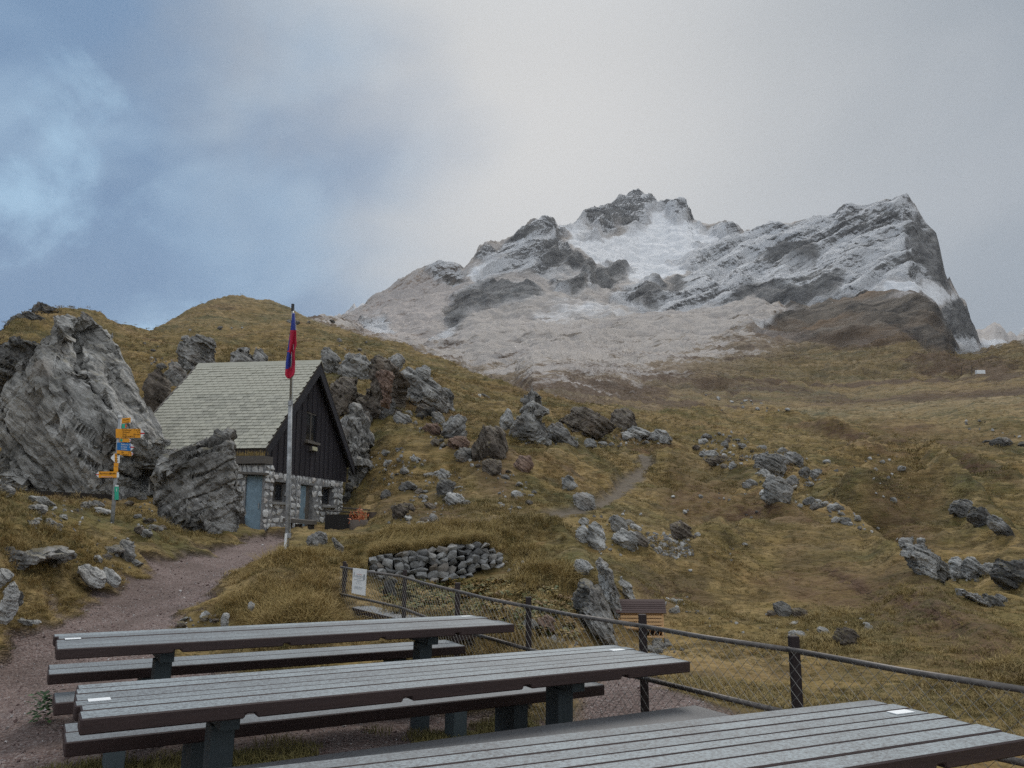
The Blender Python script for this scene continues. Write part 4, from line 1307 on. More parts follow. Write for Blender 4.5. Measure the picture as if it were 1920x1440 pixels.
    dict(label='broken block in the hollow under the right shoulder crag', mat='dark', n=5, poly=(776, 758, 816, 786), seed=207),
    dict(label='grey block between the sharp blade and the shoulder crag', mat='grey', n=5, poly=(806, 770, 836, 796), seed=208),
    dict(label='reddish slab below the sharp blade', mat='red', n=5, poly=(838, 816, 880, 846), seed=209),
    dict(label='grey jagged rock left of the brown dome', mat='grey', n=5, poly=(852, 838, 888, 868), seed=210),
    dict(label='rust coloured rock left of the sharp blade', mat='red', n=5, poly=(792, 792, 830, 816), seed=211),
    dict(label='mossy block above the tall column behind the hut', mat='brown', y=41, n=5, poly=(636, 738, 674, 768), seed=212),
    dict(label='pale slab lying on the slope above the dry wall', mat='pale', n=5, poly=(806, 878, 852, 902), seed=213),
    dict(label='grey pair of stones above the start of the footpath', mat='grey', n=5, poly=(818, 896, 856, 934), seed=214),
    dict(label='low bleached slab beside the start of the footpath', mat='pale', n=5, poly=(834, 922, 876, 948), seed=215),
    dict(label='mossy stone group right of the hut planter', mat='brown', n=5, poly=(732, 940, 776, 972), seed=216),
]
for i, kw in enumerate(BIG):
    kw.setdefault('seed', 60 + i)
    add_rock(**kw)

# piles of lesser rocks: copies of a few shapes, each an object of its own
PROTO = {}
for key, (mt, dz_) in {'grey': ('grey', .7), 'pale': ('pale', .65), 'brown': ('brown', .7), 'dark': ('dark', .7), 'slab': ('pale', .35), 'greyslab': ('grey', .38)}.items():
    PROTO[key] = []
    for k in range(4):
        V, F = ico(4)
        rng = np.random.default_rng(900 + k + len(PROTO) * 10)
        V = V * np.array([1, .8, dz_]) * .5
        V = crag(V.astype(np.float32), F, 300 + k + len(PROTO) * 17, 1.0, 9, .09, .03, .035, passes=1)
        PROTO[key].append(np_mesh('rock', V, F, ROCKS[mt]))


def put_rock(px, py, wpx, kind, label, group, rng, lift=.12, tilt=.35):
    p = hit(px, py)
    d = math.hypot(p.x, p.y)
    s = wpx / FPX * d
    o = bpy.data.objects.new('rock', rng.choice(PROTO[kind]))
    o.location = (p.x, p.y, p.z + s * lift)
    o.scale = (s * rng.uniform(.85, 1.2), s * rng.uniform(.8, 1.2), s * rng.uniform(.75, 1.25))
    o.rotation_euler = (rng.uniform(-tilt, tilt), rng.uniform(-tilt, tilt), rng.uniform(0, 6.28))
    return tag(link(o), label, 'rock', group)


SCATTER = [  # outline, how many, sizes in survey pixels, kinds, label, group
    ([(690, 850), (760, 840), (800, 870), (760, 900), (700, 900)], 16, (8, 22), ['pale', 'slab', 'grey'], 'pale rubble stone on the grass slope right of the hut', 'rubble stones right of the hut'),
    ([(730, 900), (860, 880), (880, 950), (800, 960), (720, 940)], 20, (9, 30), ['pale', 'grey', 'slab', 'brown'], 'stone strewn above the dry stone wall', 'stones strewn above the dry stone wall'),
    ([(720, 960), (820, 950), (880, 975), (800, 985), (730, 985)], 12, (10, 26), ['grey', 'brown', 'slab'], 'stone beside the start of the footpath near the hut', 'stones beside the start of the footpath'),
    ([(760, 775), (830, 790), (880, 840), (850, 860), (780, 810)], 16, (9, 26), ['grey', 'brown', 'dark'], 'broken rock below the outcrop right of the hut', 'broken rocks below the outcrop'),
    ([(880, 860), (960, 880), (1010, 930), (960, 940), (890, 900)], 14, (8, 24), ['brown', 'grey', 'pale'], 'brownish rock on the slope below the pinnacle', 'brownish rocks below the pinnacle'),
    ([(960, 815), (1080, 820), (1240, 815), (1260, 835), (1080, 840), (970, 832)], 26, (8, 26), ['grey', 'pale', 'slab'], 'fallen rock at the foot of the pinnacle', 'fallen rocks at the foot of the pinnacle'),
    ([(1290, 820), (1380, 810), (1420, 840), (1400, 880), (1330, 880)], 22, (7, 22), ['pale', 'slab', 'grey', 'brown'], 'pale rock in the upper part of the hillside cluster', 'rocks of the hillside cluster, upper part'),
    ([(1400, 840), (1520, 850), (1540, 900), (1500, 945), (1430, 930)], 24, (8, 28), ['grey', 'pale', 'grey'], 'grey rock between the boulders of the hillside cluster', 'rocks of the hillside cluster, middle part'),
    ([(1490, 945), (1560, 935), (1620, 975), (1660, 1000), (1620, 1000), (1540, 970)], 22, (8, 26), ['grey', 'pale'], 'rounded rock in the stony gully crossing the right hillside', 'rocks of the stony gully'),
    ([(1660, 1000), (1720, 1010), (1800, 1050), (1860, 1090), (1760, 1090), (1700, 1050)], 16, (8, 26), ['pale', 'grey'], 'broken rock around the long outcrop at the right', 'broken rocks around the long outcrop'),
    ([(1075, 960), (1200, 960), (1220, 1030), (1150, 1045), (1080, 1030)], 16, (8, 26), ['pale', 'grey', 'slab'], 'pale stone among the boulders below the footpath bend', 'stones below the footpath bend'),
    ([(1210, 1000), (1290, 1005), (1300, 1040), (1260, 1050), (1220, 1030)], 26, (6, 13), ['greyslab', 'dark', 'grey'], 'small dark stone of the scree patch', 'stones of the scree patch'),
    ([(1225, 1125), (1290, 1120), (1310, 1150), (1260, 1150)], 12, (6, 18), ['grey', 'pale'], 'small grey rock in the grass right of the insect hotel', 'rocks right of the insect hotel'),
    ([(1190, 1200), (1250, 1200), (1290, 1226), (1230, 1230)], 9, (10, 24), ['greyslab', 'grey'], 'slaty stone piled under the insect hotel', 'stones piled under the insect hotel'),
    ([(225, 868), (282, 872), (290, 935), (235, 935)], 18, (14, 42), ['greyslab', 'grey', 'slab'], 'flat stone stacked between the two great boulders', 'stones stacked between the two great boulders'),
    ([(240, 940), (300, 940), (310, 1000), (262, 1000)], 10, (12, 30), ['grey', 'brown'], 'stone in the grassy bank left of the big brown boulder', 'stones left of the big brown boulder'),
    ([(40, 945), (200, 940), (210, 985), (100, 1000), (40, 1000)], 12, (14, 40), ['grey', 'greyslab', 'slab'], 'half sunk stone on the plateau left of the signpost', 'half sunk stones on the plateau'),
    ([(130, 1010), (250, 1010), (270, 1060), (180, 1090), (130, 1060)], 9, (14, 34), ['grey', 'pale', 'slab'], 'stone poking out of the bank below the signpost', 'stones in the bank below the signpost'),
    ([(-10, 905), (120, 915), (120, 930), (0, 935)], 6, (14, 34), ['slab', 'grey'], 'pale stone at the foot of the huge pointed boulder', 'stones at the foot of the pointed boulder'),
    ([(265, 640), (330, 660), (420, 690), (500, 690), (490, 700), (300, 720)], 16, (8, 26), ['grey', 'dark'], 'grey rock on the slope just above the hut roof', 'rocks above the hut roof'),
    ([(560, 620), (700, 640), (680, 680), (600, 660)], 5, (8, 24), ['grey', 'brown'], 'rock on the ridge slope above the outcrop', 'rocks on the ridge slope'),
    ([(700, 600), (330, 620), (470, 620), (560, 600)], 8, (7, 18), ['dark', 'grey'], 'dark rock on the rounded hill behind the hut', 'rocks on the rounded hill'),
    ([(960, 900), (1060, 930), (1040, 960), (900, 970)], 8, (7, 18), ['pale', 'slab'], 'pale stone beside the level stretch of footpath', 'stones beside the footpath'),
    ([(1200, 930), (1400, 920), (1480, 1000), (1300, 1100), (1250, 1000)], 9, (8, 16), ['pale'], 'lone pale stone in the grass of the right slope', 'lone pale stones on the right slope'),
    ([(1340, 1150), (1660, 1150), (1640, 1190), (1300, 1190)], 6, (8, 20), ['slab', 'pale'], 'flat pale stone in the grass just beyond the fence', 'flat stones beyond the fence'),
    ([(1500, 860), (1700, 850), (1720, 950), (1650, 940)], 8, (8, 20), ['pale', 'grey'], 'grey stone on the grassy hummock of the right hillside', 'stones on the grassy hummock'),
    ([(1780, 780), (1920, 800), (1920, 850), (1850, 840)], 8, (10, 30), ['greyslab', 'dark'], 'dark slab on the far slope at right', 'dark slabs on the far slope'),
    ([(1320, 740), (1500, 760), (1480, 780), (1330, 770)], 4, (8, 14), ['pale'], 'tiny pale rock on the brown far meadow', 'tiny rocks on the far meadow'),
    ([(1000, 1140), (1100, 1140), (1110, 1210), (1010, 1215)], 16, (7, 18), ['pale', 'grey', 'brown'], 'stone in the loose slope behind the middle of the fence', 'stones in the loose slope behind the fence'),
    ([(930, 1030), (990, 1060), (990, 1120), (940, 1110)], 12, (7, 18), ['grey', 'pale'], 'stone in the gully right of the dry stone wall', 'stones right of the dry stone wall'),
    ([(330, 1165), (400, 1150), (420, 1168), (340, 1180)], 8, (8, 20), ['slab', 'pale', 'brown'], 'stone at the path edge behind the rear table', 'stones at the path edge'),
]
rr_ = random.Random(5)
ORD = ['leftmost', 'second', 'third', 'fourth', 'fifth', 'sixth', 'seventh', 'eighth', 'ninth', 'tenth', 'eleventh', 'twelfth', 'thirteenth', 'fourteenth', 'fifteenth', 'sixteenth', 'seventeenth',
       'eighteenth', 'nineteenth', 'twentieth', 'twenty first', 'twenty second', 'twenty third', 'twenty fourth']


def by_place(items, suffix=''):
    """tells look-alikes apart by their order from the left: items are (survey px, object)"""
    items = sorted(items, key=lambda q: q[0])
    for i, (_, o) in enumerate(items):
        where = 'rightmost' if i == len(items) - 1 and i else ORD[i] + (' from the left' if i else '')
        o['label'] = o['label'] + ', ' + where + suffix


RUBBLE_SPOTS = []
for poly, cnt, (s0, s1_), kinds, lab, grp in SCATTER:
    xs, ys = [p[0] for p in poly], [p[1] for p in poly]
    RUBBLE_SPOTS.append((poly, cnt))
    if 'scree' in lab: continue
    cnt = max(3, int(round(cnt * .66)))
    items = []
    while len(items) < cnt:
        x, y = rr_.uniform(min(xs), max(xs)), rr_.uniform(min(ys), max(ys))
        if not in_poly(np.array([x]), np.array([y]), poly)[0]: continue
        o = put_rock(x, y, s0 * 1.1 + (s1_ - s0) * rr_.random() ** 1.5, rr_.choice(kinds), lab, grp, rr_)
        items.append((x, o))
    by_place(items)

# ------------------------------------------------------------------ materials of built things
def table_mat(name='dewy_plank', wet=1.0):
    """dark stained planks whose upper faces carry a mottled film of dew and hoar, with sky sheen painted in"""
    m, t, b = material(name)
    co = t.tex()['Object']
    g = t.geo()
    rnd = t.objinfo()['Random']
    v = t.vmath('ADD', t.mapping(co, (1.2, 14, 14)), t.vscale((1, 1, 1), t.math('MULTIPLY', rnd, 30)))
    gr = t.noise(v, 2.6, 6, .65, .5)
    side = t.mix(gr, (.018, .010, .010), (.052, .029, .026))
    side = t.mix(t.math('MULTIPLY', t.step(t.noise(v, 1.1, 4, .6), .6, .8), .5), side, (.10, .055, .045))
    sp, _ = t.voro(co, 150)
    mo = t.noise(co, 70, 5, .8)
    big = t.noise(co, 3.0, 4, .6)
    film = t.math('ADD', t.math('MULTIPLY', t.math('SUBTRACT', mo, .5), 3.6), t.math('ADD', .62, t.math('MULTIPLY', t.math('SUBTRACT', big, .5), .9)))
    film = t.math('ADD', film, t.math('MULTIPLY', t.math('SUBTRACT', gr, .5), .35), clamp=True)
    film = t.math('MULTIPLY', film, t.math('SUBTRACT', 1.15, t.math('MULTIPLY', rnd, .62)))
    up = t.step(t.sep(g['True Normal'])[2], .75, .97)
    topc = t.mix(t.math('MULTIPLY', film, wet), (.044, .039, .042), (.25, .29, .31))  # upward faces lightened: dew film plus the sky's reflection painted into the colour
    t.put(b.inputs['Base Color'], t.mix(up, side, topc))
    t.put(b.inputs['Roughness'], t.math('ADD', .45, t.math('MULTIPLY', mo, .3)))
    b.inputs['Specular IOR Level'].default_value = .45
    h = t.math('ADD', t.math('MULTIPLY', mo, .5), t.math('MULTIPLY', gr, .6))
    t.put(b.inputs['Normal'], t.bump(h, .003))
    return m


def shingle_mat():
    m, t, b = material('roof_shingle')
    co = t.tex()['Object']
    P = t.geo()['Position']
    rnd = t.objinfo()['Random']
    c = t.ramp(rnd, [(0, (.26, .255, .215)), (.35, (.33, .322, .272)), (.75, (.375, .365, .305)), (1, (.30, .295, .25))])
    n1 = t.noise(P, 5, 5, .65)
    n2 = t.noise(t.mapping(P, (1, 6, 6)), 1.5, 4, .6)
    c = t.mix(t.math('MULTIPLY', t.step(n1, .5, .75), .45), c, (.20, .195, .15))
    c = t.mix(t.math('MULTIPLY', t.step(n2, .56, .72), .4), c, (.25, .26, .195))
    t.put(b.inputs['Base Color'], c)
    b.inputs['Roughness'].default_value = .8
    t.put(b.inputs['Normal'], t.bump(n1, .004))
    return m


def stone_mat(name, a, b2, c2, warm=(.20, .165, .13)):
    m, t, b = material(name)
    P = t.geo()['Position']
    rnd = t.objinfo()['Random']
    c = t.ramp(rnd, [(0, a), (.45, b2), (.8, c2), (1, warm)])
    n1 = t.noise(P, 14, 5, .7)
    n2 = t.noise(P, 4, 4, .6, .4)
    c = t.mix(t.math('MULTIPLY', t.step(n1, .45, .75), .6), c, tuple(x * .5 for x in a))
    c = t.mix(t.math('MULTIPLY', t.step(n2, .55, .75), .5), c, tuple(min(.6, x * 1.25) for x in c2))
    t.put(b.inputs['Base Color'], c)
    b.inputs['Roughness'].default_value = .88
    t.put(b.inputs['Normal'], t.bump(t.math('ADD', n1, n2), .02))
    return m


PLANK = table_mat()
WETPLANK = table_mat('wet_plank', .28)
SHINGLE = shingle_mat()
HUTSTONE = stone_mat('hut_stone', (.34, .34, .345), (.50, .505, .50), (.62, .62, .61), (.45, .41, .38))
WALLSTONE = stone_mat('dry_wall_stone', (.12, .12, .12), (.22, .22, .218), (.33, .328, .32), (.19, .165, .14))
MORTAR = plain_mat('mortar', (.25, .25, .255), .95, 0, .4, 9, .01)
DARKWOOD = wood_mat('dark_stained_board', (.012, .011, .015), (.040, .035, .043), .8, (18, 18, 1), .004)
BARGE = wood_mat('barge_board_paint', (.013, .013, .018), (.032, .032, .042), .7, (18, 2, 2), .002)
GREYWOOD = wood_mat('weathered_wood', (.06, .052, .046), (.17, .155, .14), .85)
OLDWOOD = wood_mat('old_dark_wood', (.012, .010, .009), (.055, .045, .038), .85)
NEWWOOD = wood_mat('pale_larch', (.56, .33, .15), (.74, .50, .28), .7, (1, 14, 14), .002)
BROWNWOOD = wood_mat('brown_roof_board', (.045, .028, .026), (.115, .080, .075), .7, (1, 14, 14), .002)
LEGMAT = wood_mat('slate_painted_post', (.045, .060, .068), (.085, .108, .116), .7, (14, 14, 1), .002)
BLUEDOOR = plain_mat('blue_door_paint', (.21, .30, .37), .6, 0, .22, 6)
POSTMAT = wood_mat('fence_post_wood', (.014, .010, .010), (.048, .034, .034), .7, (14, 14, 1), .002)
RAILMAT = plain_mat('galvanised_rail', (.13, .118, .11), .55, .55, .3, 25)
WIRE = plain_mat('galvanised_wire', (.24, .23, .21), .5, .6, .2, 30)
WHITE = plain_mat('white_enamel', (.74, .76, .77), .45, 0, .06, 6)
POLEMAT = plain_mat('weathered_pole', (.33, .34, .35), .6, .2, .45, 9)
STEEL = plain_mat('steel_tube', (.36, .37, .38), .45, .7, .2, 12)
YELLOW = plain_mat('sign_yellow', (.78, .335, .022), .5, 0, .1, 4)
BLUE = plain_mat('sign_blue', (.018, .165, .46), .5, 0, .1, 4)
GREEN = plain_mat('sign_green', (.035, .40, .27), .5, 0, .1, 4)
BLACK = plain_mat('black_print', (.02, .018, .016), .6, 0, .1)
RED = plain_mat('red_print', (.50, .03, .04), .6, 0, .1)
GLASSM = plain_mat('window_glass', (.018, .020, .024), .12, 0, .2)
BLACKBOX = wood_mat('tarred_board', (.006, .006, .006), (.022, .020, .020), .6)
TERRA = plain_mat('autumn_leaf', (.50, .16, .07), .7, 0, .4, 20)
CREAM = plain_mat('cream_plastic', (.52, .50, .36), .5, 0, .1)
CONCRETE = plain_mat('concrete', (.26, .26, .255), .9, 0, .25, 14, .004)
LOG = wood_mat('log_bark', (.05, .038, .032), (.16, .13, .11), .9, (10, 10, 1), .01)


def text_mesh(txt, size, mat, align='LEFT'):
    cu = bpy.data.curves.new('lettering', 'FONT')
    cu.body = txt
    cu.size = size
    cu.align_x = align
    cu.resolution_u = 2
    tmp = bpy.data.objects.new('lettering', cu)
    me = bpy.data.meshes.new_from_object(tmp)
    bpy.data.objects.remove(tmp)
    me.materials.clear()
    me.materials.append(mat)
    return me


def hull_stone(seed, e=3.6):
    rng = np.random.default_rng(seed)
    p = rng.normal(size=(15, 3))
    p /= (np.abs(p) ** e).sum(1)[:, None] ** (1 / e)
    p *= .5 * rng.uniform(.86, 1.02, (15, 1))
    bm = bmesh.new()
    for v in p: bm.verts.new(v)
    r = bmesh.ops.convex_hull(bm, input=bm.verts)
    loose = [v for v in bm.verts if not v.link_faces]
    bmesh.ops.delete(bm, geom=loose, context='VERTS')
    bmesh.ops.recalc_face_normals(bm, faces=bm.faces)
    me = bpy.data.meshes.new('stone')
    bm.to_mesh(me)
    bm.free()
    return me


HULLS = [hull_stone(500 + i, 4.2) for i in range(9)]
BLOCKS = [hull_stone(540 + i, 9.0) for i in range(9)]
HULL_HUT = []
HULL_DRY = []
for me, mb_ in zip(HULLS, BLOCKS):
    a = mb_.copy(); a.materials.append(HUTSTONE); HULL_HUT.append(a)
    b = me.copy(); b.materials.append(WALLSTONE); HULL_DRY.append(b)

# ------------------------------------------------------------------ the hut
rng = random.Random(11)
HW, HL, ZE, ZR, ZB = 7.993, 4.8, 3.909, 7.271, 3.044
hut = empty('stone_hut', (HUT_XY[0], HUT_XY[1], 0), HUT_ROT)
tag(hut, 'small mountain hut with pale shingled roof, dark boarded gable and rubble stone ground floor', 'hut')
OPEN = [(.75, 2.10, 2.09, 2.75), (3.19, 4.40, .6, 2.75), (5.24, 6.60, 2.05, 2.75)]      # windows and door of the gable wall: y0, y1, z0, z1
mb = MB()
ys = sorted({.12, 7.55, *[o[0] for o in OPEN], *[o[1] for o in OPEN]})
for a, b in zip(ys[:-1], ys[1:]):
    mid = (a + b) / 2
    op = [o for o in OPEN if o[0] < mid < o[1]]
    if not op:
        mb.box(-.65, -.22, a, b, .2, ZB)
    else:
        o = op[0]
        if o[2] > .8: mb.box(-.65, -.22, a, b, .2, o[2])
        mb.box(-.65, -.22, a, b, o[3], ZB)
mb.box(-HL + .25, -.66, .12, .5, .2, ZE - .1)
mb.box(-HL + .25, -.66, 7.2, 7.55, .2, ZE - .1)
mb.box(-HL + .25, -HL + .6, .51, 7.19, .2, ZE - .1)
wall = mb.build('wall', MORTAR, hut)


def lay(y0, y1, z0, z1, holes, place, sizes=(.34, .60), rows=(.17, .26), floor=None):
    z = z0
    while z < z1 - .05:
        hgt = min(rng.uniform(*rows), z1 - z)
        if z1 - (z + hgt) < .1: hgt = z1 - z
        y = y0
        while y < y1 - .04:
            wdt = rng.uniform(*sizes)
            if z1 - z <= rows[1] + .12 and rng.random() < .6: wdt *= .6
            wdt = min(wdt, y1 - y)
            for h in holes:
                if h[2] - .02 < z + hgt / 2 < h[3] + .02 and y < h[0] < y + wdt: wdt = max(.06, h[0] - y)
            cy, cz = y + wdt / 2, z + hgt / 2
            blocked = any(h[0] - .02 < cy < h[1] + .02 and h[2] < cz < h[3] for h in holes)
            if not blocked and (floor is None or cz > floor(cy)):
                place(cy, cz, wdt * .93, hgt * .95)
            y += wdt
        z += hgt


def gable_stone(cy, cz, wd_, ht):
    o = bpy.data.objects.new('stone', rng.choice(HULL_HUT))
    o.location = (-.235, cy, cz + rng.uniform(-.012, .012))
    o.scale = (rng.uniform(.09, .15), wd_ * 1.06, ht * 1.08)
    o.rotation_euler = (rng.uniform(-.12, .12), 0, 0)
    link(o, wall)


lay(.12, 7.55, .75, ZB, OPEN, gable_stone, floor=lambda y: .85 + .09 * y)

# boarded gable
roofz = lambda y: ZE + (ZR - ZE) * (1 - abs(y - HW / 2) / (HW / 2))
gback = MB().prism([(.05, ZB + .02), (HW - .05, ZB + .02), (HW - .05, ZE - .1), (HW / 2, ZR - .14), (.05, ZE - .1)], 'x', -.62, -.29).build('gable', OLDWOOD, hut)
WIN = (3.42, 4.55, 4.34, 5.42)
nb = 34
bw = HW / nb
for i in range(nb):
    a, b = i * bw + .008, (i + 1) * bw - .008
    x1 = -.24 + (.022 if i % 2 else 0) + rng.uniform(-.003, .003)
    spans = [(ZB - rng.uniform(.0, .03), None)]
    mid = (a + b) / 2
    if WIN[0] < mid < WIN[1]: spans = [(ZB - .01, WIN[2]), (WIN[3], None)]
    for z0, z1 in spans:
        m_ = MB()
        if z1 is None:
            za, zb2 = roofz(a) - .1, roofz(b) - .1
            poly = [(a, z0), (b, z0), (b, zb2), (a, za)]
            if a < HW / 2 < b: poly = [(a, z0), (b, z0), (b, zb2), (HW / 2, ZR - .1), (a, za)]
        else:
            poly = [(a, z0), (b, z0), (b, z1), (a, z1)]
        m_.prism(poly, 'x', -.288, x1)
        m_.build('board', DARKWOOD, gback)
# barge boards
for sgn in (0, 1):
    m_ = MB()
    y0, y1 = (-.28, HW / 2) if sgn == 0 else (HW + .28, HW / 2)
    z0, z1 = roofz(0) - .28 * (ZR - ZE) / (HW / 2), ZR
    m_.prism([(y0, z0 + .02), (y1, z1 + .02), (y1, z1 - .42), (y0, z0 - .34)], 'x', -.06, .02 + sgn * .003)
    m_.build('barge_board', BARGE, hut)
# roof panels, shingles on the near slope
sl = math.atan2(ZR - ZE, HW / 2)
roof = MB()
ov = .30
e0 = (-ov, ZE - ov * math.tan(sl))
th_ = .07
roof.prism([(e0[0], e0[1]), (HW / 2, ZR), (HW + ov, e0[1]), (HW + ov, e0[1] + th_), (HW / 2, ZR + th_ * 1.2), (e0[0], e0[1] + th_)], 'x', -HL - .05, .03)
roof = roof.build('roof', OLDWOOD, hut)
slen = math.hypot(HW / 2 + ov, ZR - e0[1])
NRW = 30
exp = slen / NRW
SW = .235
shm = []
for k in range(4):
    m_ = MB().add([(-SW / 2 + .006, 0, .0), (SW / 2 - .006, 0, 0), (SW / 2 - .006, exp * 1.5, 0), (-SW / 2 + .006, exp * 1.5, 0),
                   (-SW / 2 + .006, .0, .016), (SW / 2 - .006, .0, .016), (SW / 2 - .006, exp * 1.5, .008), (-SW / 2 + .006, exp * 1.5, .008)],
                  [(0, 3, 2, 1), (4, 5, 6, 7), (0, 1, 5, 4), (1, 2, 6, 5), (2, 3, 7, 6), (3, 0, 4, 7)])
    shm.append(m_.mesh('shingle', SHINGLE))
extra = MB()
count = 0
for r_ in range(NRW):
    d0 = r_ * exp
    nn = 21
    for c in range(-1, nn + 1):
        x = -HL + (c + .5 + (.5 if r_ % 2 else 0)) * SW - .02
        xa_, xb_ = max(x - SW / 2, -HL - .05), min(x + SW / 2, .04)
        if xb_ - xa_ < .05: continue
        x, xw = (xa_ + xb_) / 2, (xb_ - xa_) / SW
        yy = e0[0] + d0 * math.cos(sl) + rng.uniform(-.006, .006)
        zz = e0[1] + d0 * math.sin(sl)
        n_ = (0, -math.sin(sl), math.cos(sl))
        lift = th_ + .012 + rng.uniform(0, .006)
        p = (x, yy + n_[1] * lift, zz + n_[2] * lift)
        tilt_ = sl - .055 + rng.uniform(-.012, .012)
        if x > -3.95 and count < 300 or r_ >= 20 and count < 300:
            o = bpy.data.objects.new('shingle', rng.choice(shm))
            o.location = p
            o.rotation_euler = (tilt_, 0, rng.uniform(-.012, .012))
            o.scale = (xw, 1, 1)
            link(o, roof)
            count += 1
        else:
            M_ = Matrix.Translation(p) @ Matrix.Rotation(tilt_, 4, 'X') @ Matrix.Diagonal((xw, 1, 1, 1))
            me = shm[0]
            extra.add([M_ @ v.co for v in me.vertices], [tuple(f.vertices) for f in me.polygons])
tag(extra.build('shingles', SHINGLE, roof), kind='stuff')
m_ = MB()
m_.prism([(HW / 2 - .22, ZR - .10), (HW / 2, ZR + .10), (HW / 2 + .22, ZR - .10), (HW / 2 + .22, ZR - .06), (HW / 2, ZR + .15), (HW / 2 - .22, ZR - .06)], 'x', -HL - .07, .05)
m_.build('ridge_cap', SHINGLE, hut)
MB().prism([(-.30, ZE - .52), (-.24, ZE - .52), (-.24, ZE - .27), (-.30, ZE - .25)], 'x', -HL - .04, -.04).build('fascia', BARGE, hut)
MB().box(-HL + .2, -.30, .02, .10, ZB + .3, ZE - .12).build('side_cladding', OLDWOOD, hut)
# verge trim at the left end of the near slope
m_ = MB()
m_.prism([(e0[0], e0[1] - .1), (HW / 2, ZR - .1), (HW / 2, ZR + .12), (e0[0], e0[1] + .12)], 'x', -HL - .11, -HL - .055)
m_.build('verge_board', GREYWOOD, hut)


def window(y0, y1, z0, z1, depth, frame_mat, sill_mat, mull):
    f = MB()
    w_ = .06
    f.box(-depth - .05, -depth, y0, y1, z0, z0 + w_).box(-depth - .05, -depth, y0, y1, z1 - w_, z1)
    f.box(-depth - .05, -depth, y0, y0 + w_, z0 + w_, z1 - w_).box(-depth - .05, -depth, y1 - w_, y1, z0 + w_, z1 - w_)
    fo = f.build('window', frame_mat, hut)
    MB().box(-depth - .035, -depth - .02, y0 + w_, y1 - w_, z0 + w_, z1 - w_).build('pane', GLASSM, fo)
    if mull:
        MB().box(-depth - .048, -depth + .004, (y0 + y1) / 2 - .04, (y0 + y1) / 2 + .04, z0 + w_, z1 - w_).build('mullion', frame_mat, fo)
    MB().box(-depth + .002, -.10, y0 - .06, y1 + .06, z0 - .09, z0 - .004).build('sill', sill_mat, fo)


window(*WIN, .26, GREYWOOD, GREYWOOD, True)
window(*OPEN[0], .42, GREYWOOD, CONCRETE, True)
window(*OPEN[2], .42, GREYWOOD, CONCRETE, False)
o = OPEN[1]
d_ = MB().box(-.40, -.34, o[0] + .02, o[1] - .42, .9, o[3] - .03).build('door', BLUEDOOR, hut)
MB().box(-.338, -.30, o[0] + .66, o[0] + .70, 1.75, 1.95).build('handle', STEEL, d_)
MB().box(-.46, -.36, o[1] - .40, o[1] - .02, .9, o[3] - .02).build('door_post', GREYWOOD, hut)
MB().box(-.30, -.12, 3.85, 4.35, 4.00, 4.17).build('floodlight', GREYWOOD, hut)
MB().box(-.12, -.10, 3.87, 4.33, 4.02, 4.155).build('lamp_face', CREAM, hut)
MB().tube([(-.08, 2.53, 2.98), (-.08, 2.53, 1.2)], .025, 6).build('conduit', STEEL, hut)
# annex with the left door
ann = MB()
ann.box(-2.4, -.46, -.55, .10, .3, 3.2).box(.08, .14, -.55, .10, .3, 3.2).box(-.46, .08, -.55, .10, 2.90, 3.2).box(-.46, .08, -.30, .10, .3, 2.90)
ann = ann.build('annex_wall', MORTAR, hut)


def annex_stone(cx, cz, wd_, ht):
    o = bpy.data.objects.new('stone', rng.choice(HULL_HUT))
    o.location = (cx, -.535, cz)
    o.scale = (wd_ * 1.06, rng.uniform(.09, .15), ht * 1.08)
    o.rotation_euler = (0, rng.uniform(-.12, .12), 0)
    link(o, ann)


lay(-1.9, .14, .95, 3.2, [(-.46, .14, .5, 2.92)], annex_stone, (.16, .34), (.14, .24))


def cheek_stone(cy, cz, wd_, ht):
    o = bpy.data.objects.new('stone', rng.choice(HULL_HUT))
    o.location = (.125, cy, cz)
    o.scale = (rng.uniform(.09, .15), wd_ * 1.06, ht * 1.08)
    link(o, ann)


lay(-.56, .10, .95, 3.2, [], cheek_stone, (.26, .40), (.16, .26))
dd = MB().box(-.45, .07, -.50, -.44, .95, 2.86).build('door', BLUEDOOR, hut)
MB().box(-.03, .0, -.53, -.505, 1.85, 2.02).build('handle', STEEL, dd)
MB().beam((-.58, -.62, 2.93), (.24, -.62, 2.90), .34, .07).build('lintel', GREYWOOD, hut)
pl = MB().box(-1.15, .16, -.72, -.05, 3.22, 3.46).build('planter_box', GREYWOOD, hut)
MB().beam((-.5, -.62, 1.6), (-.2, -.95, .75), .16, .03).build('leaning_board', OLDWOOD, hut)


def grass_clump(name, n, w_, d__, h_, mat, seed, base=(0, 0, 0), blade=.012, lean=.5):
    rg = np.random.default_rng(seed)
    V, F = [], []
    for i in range(n):
        x, y = rg.uniform(-w_, w_), rg.uniform(-d__, d__)
        hh = h_ * rg.uniform(.5, 1.1)
        a = rg.uniform(0, 6.28)
        l = lean * rg.uniform(.2, 1.0) * hh
        dx, dy = math.cos(a), math.sin(a)
        sx_, sy_ = -dy * blade / 2, dx * blade / 2
        k = len(V)
        for t_, ww in ((0, 1), (.4, .85), (.75, .5)):
            cx = x + dx * l * t_ * t_ + base[0]
            cy = y + dy * l * t_ * t_ + base[1]
            cz = hh * (t_ - .12 * t_ * t_ * lean) + base[2]
            V += [(cx - sx_ * ww, cy - sy_ * ww, cz), (cx + sx_ * ww, cy + sy_ * ww, cz)]
        V.append((x + dx * l + base[0], y + dy * l + base[1], hh * (1 - .3 * lean) + base[2]))
        F += [(k, k + 1, k + 3), (k, k + 3, k + 2), (k + 2, k + 3, k + 5), (k + 2, k + 5, k + 4), (k + 4, k + 5, k + 6)]
    return np_mesh(name, V, F, mat)


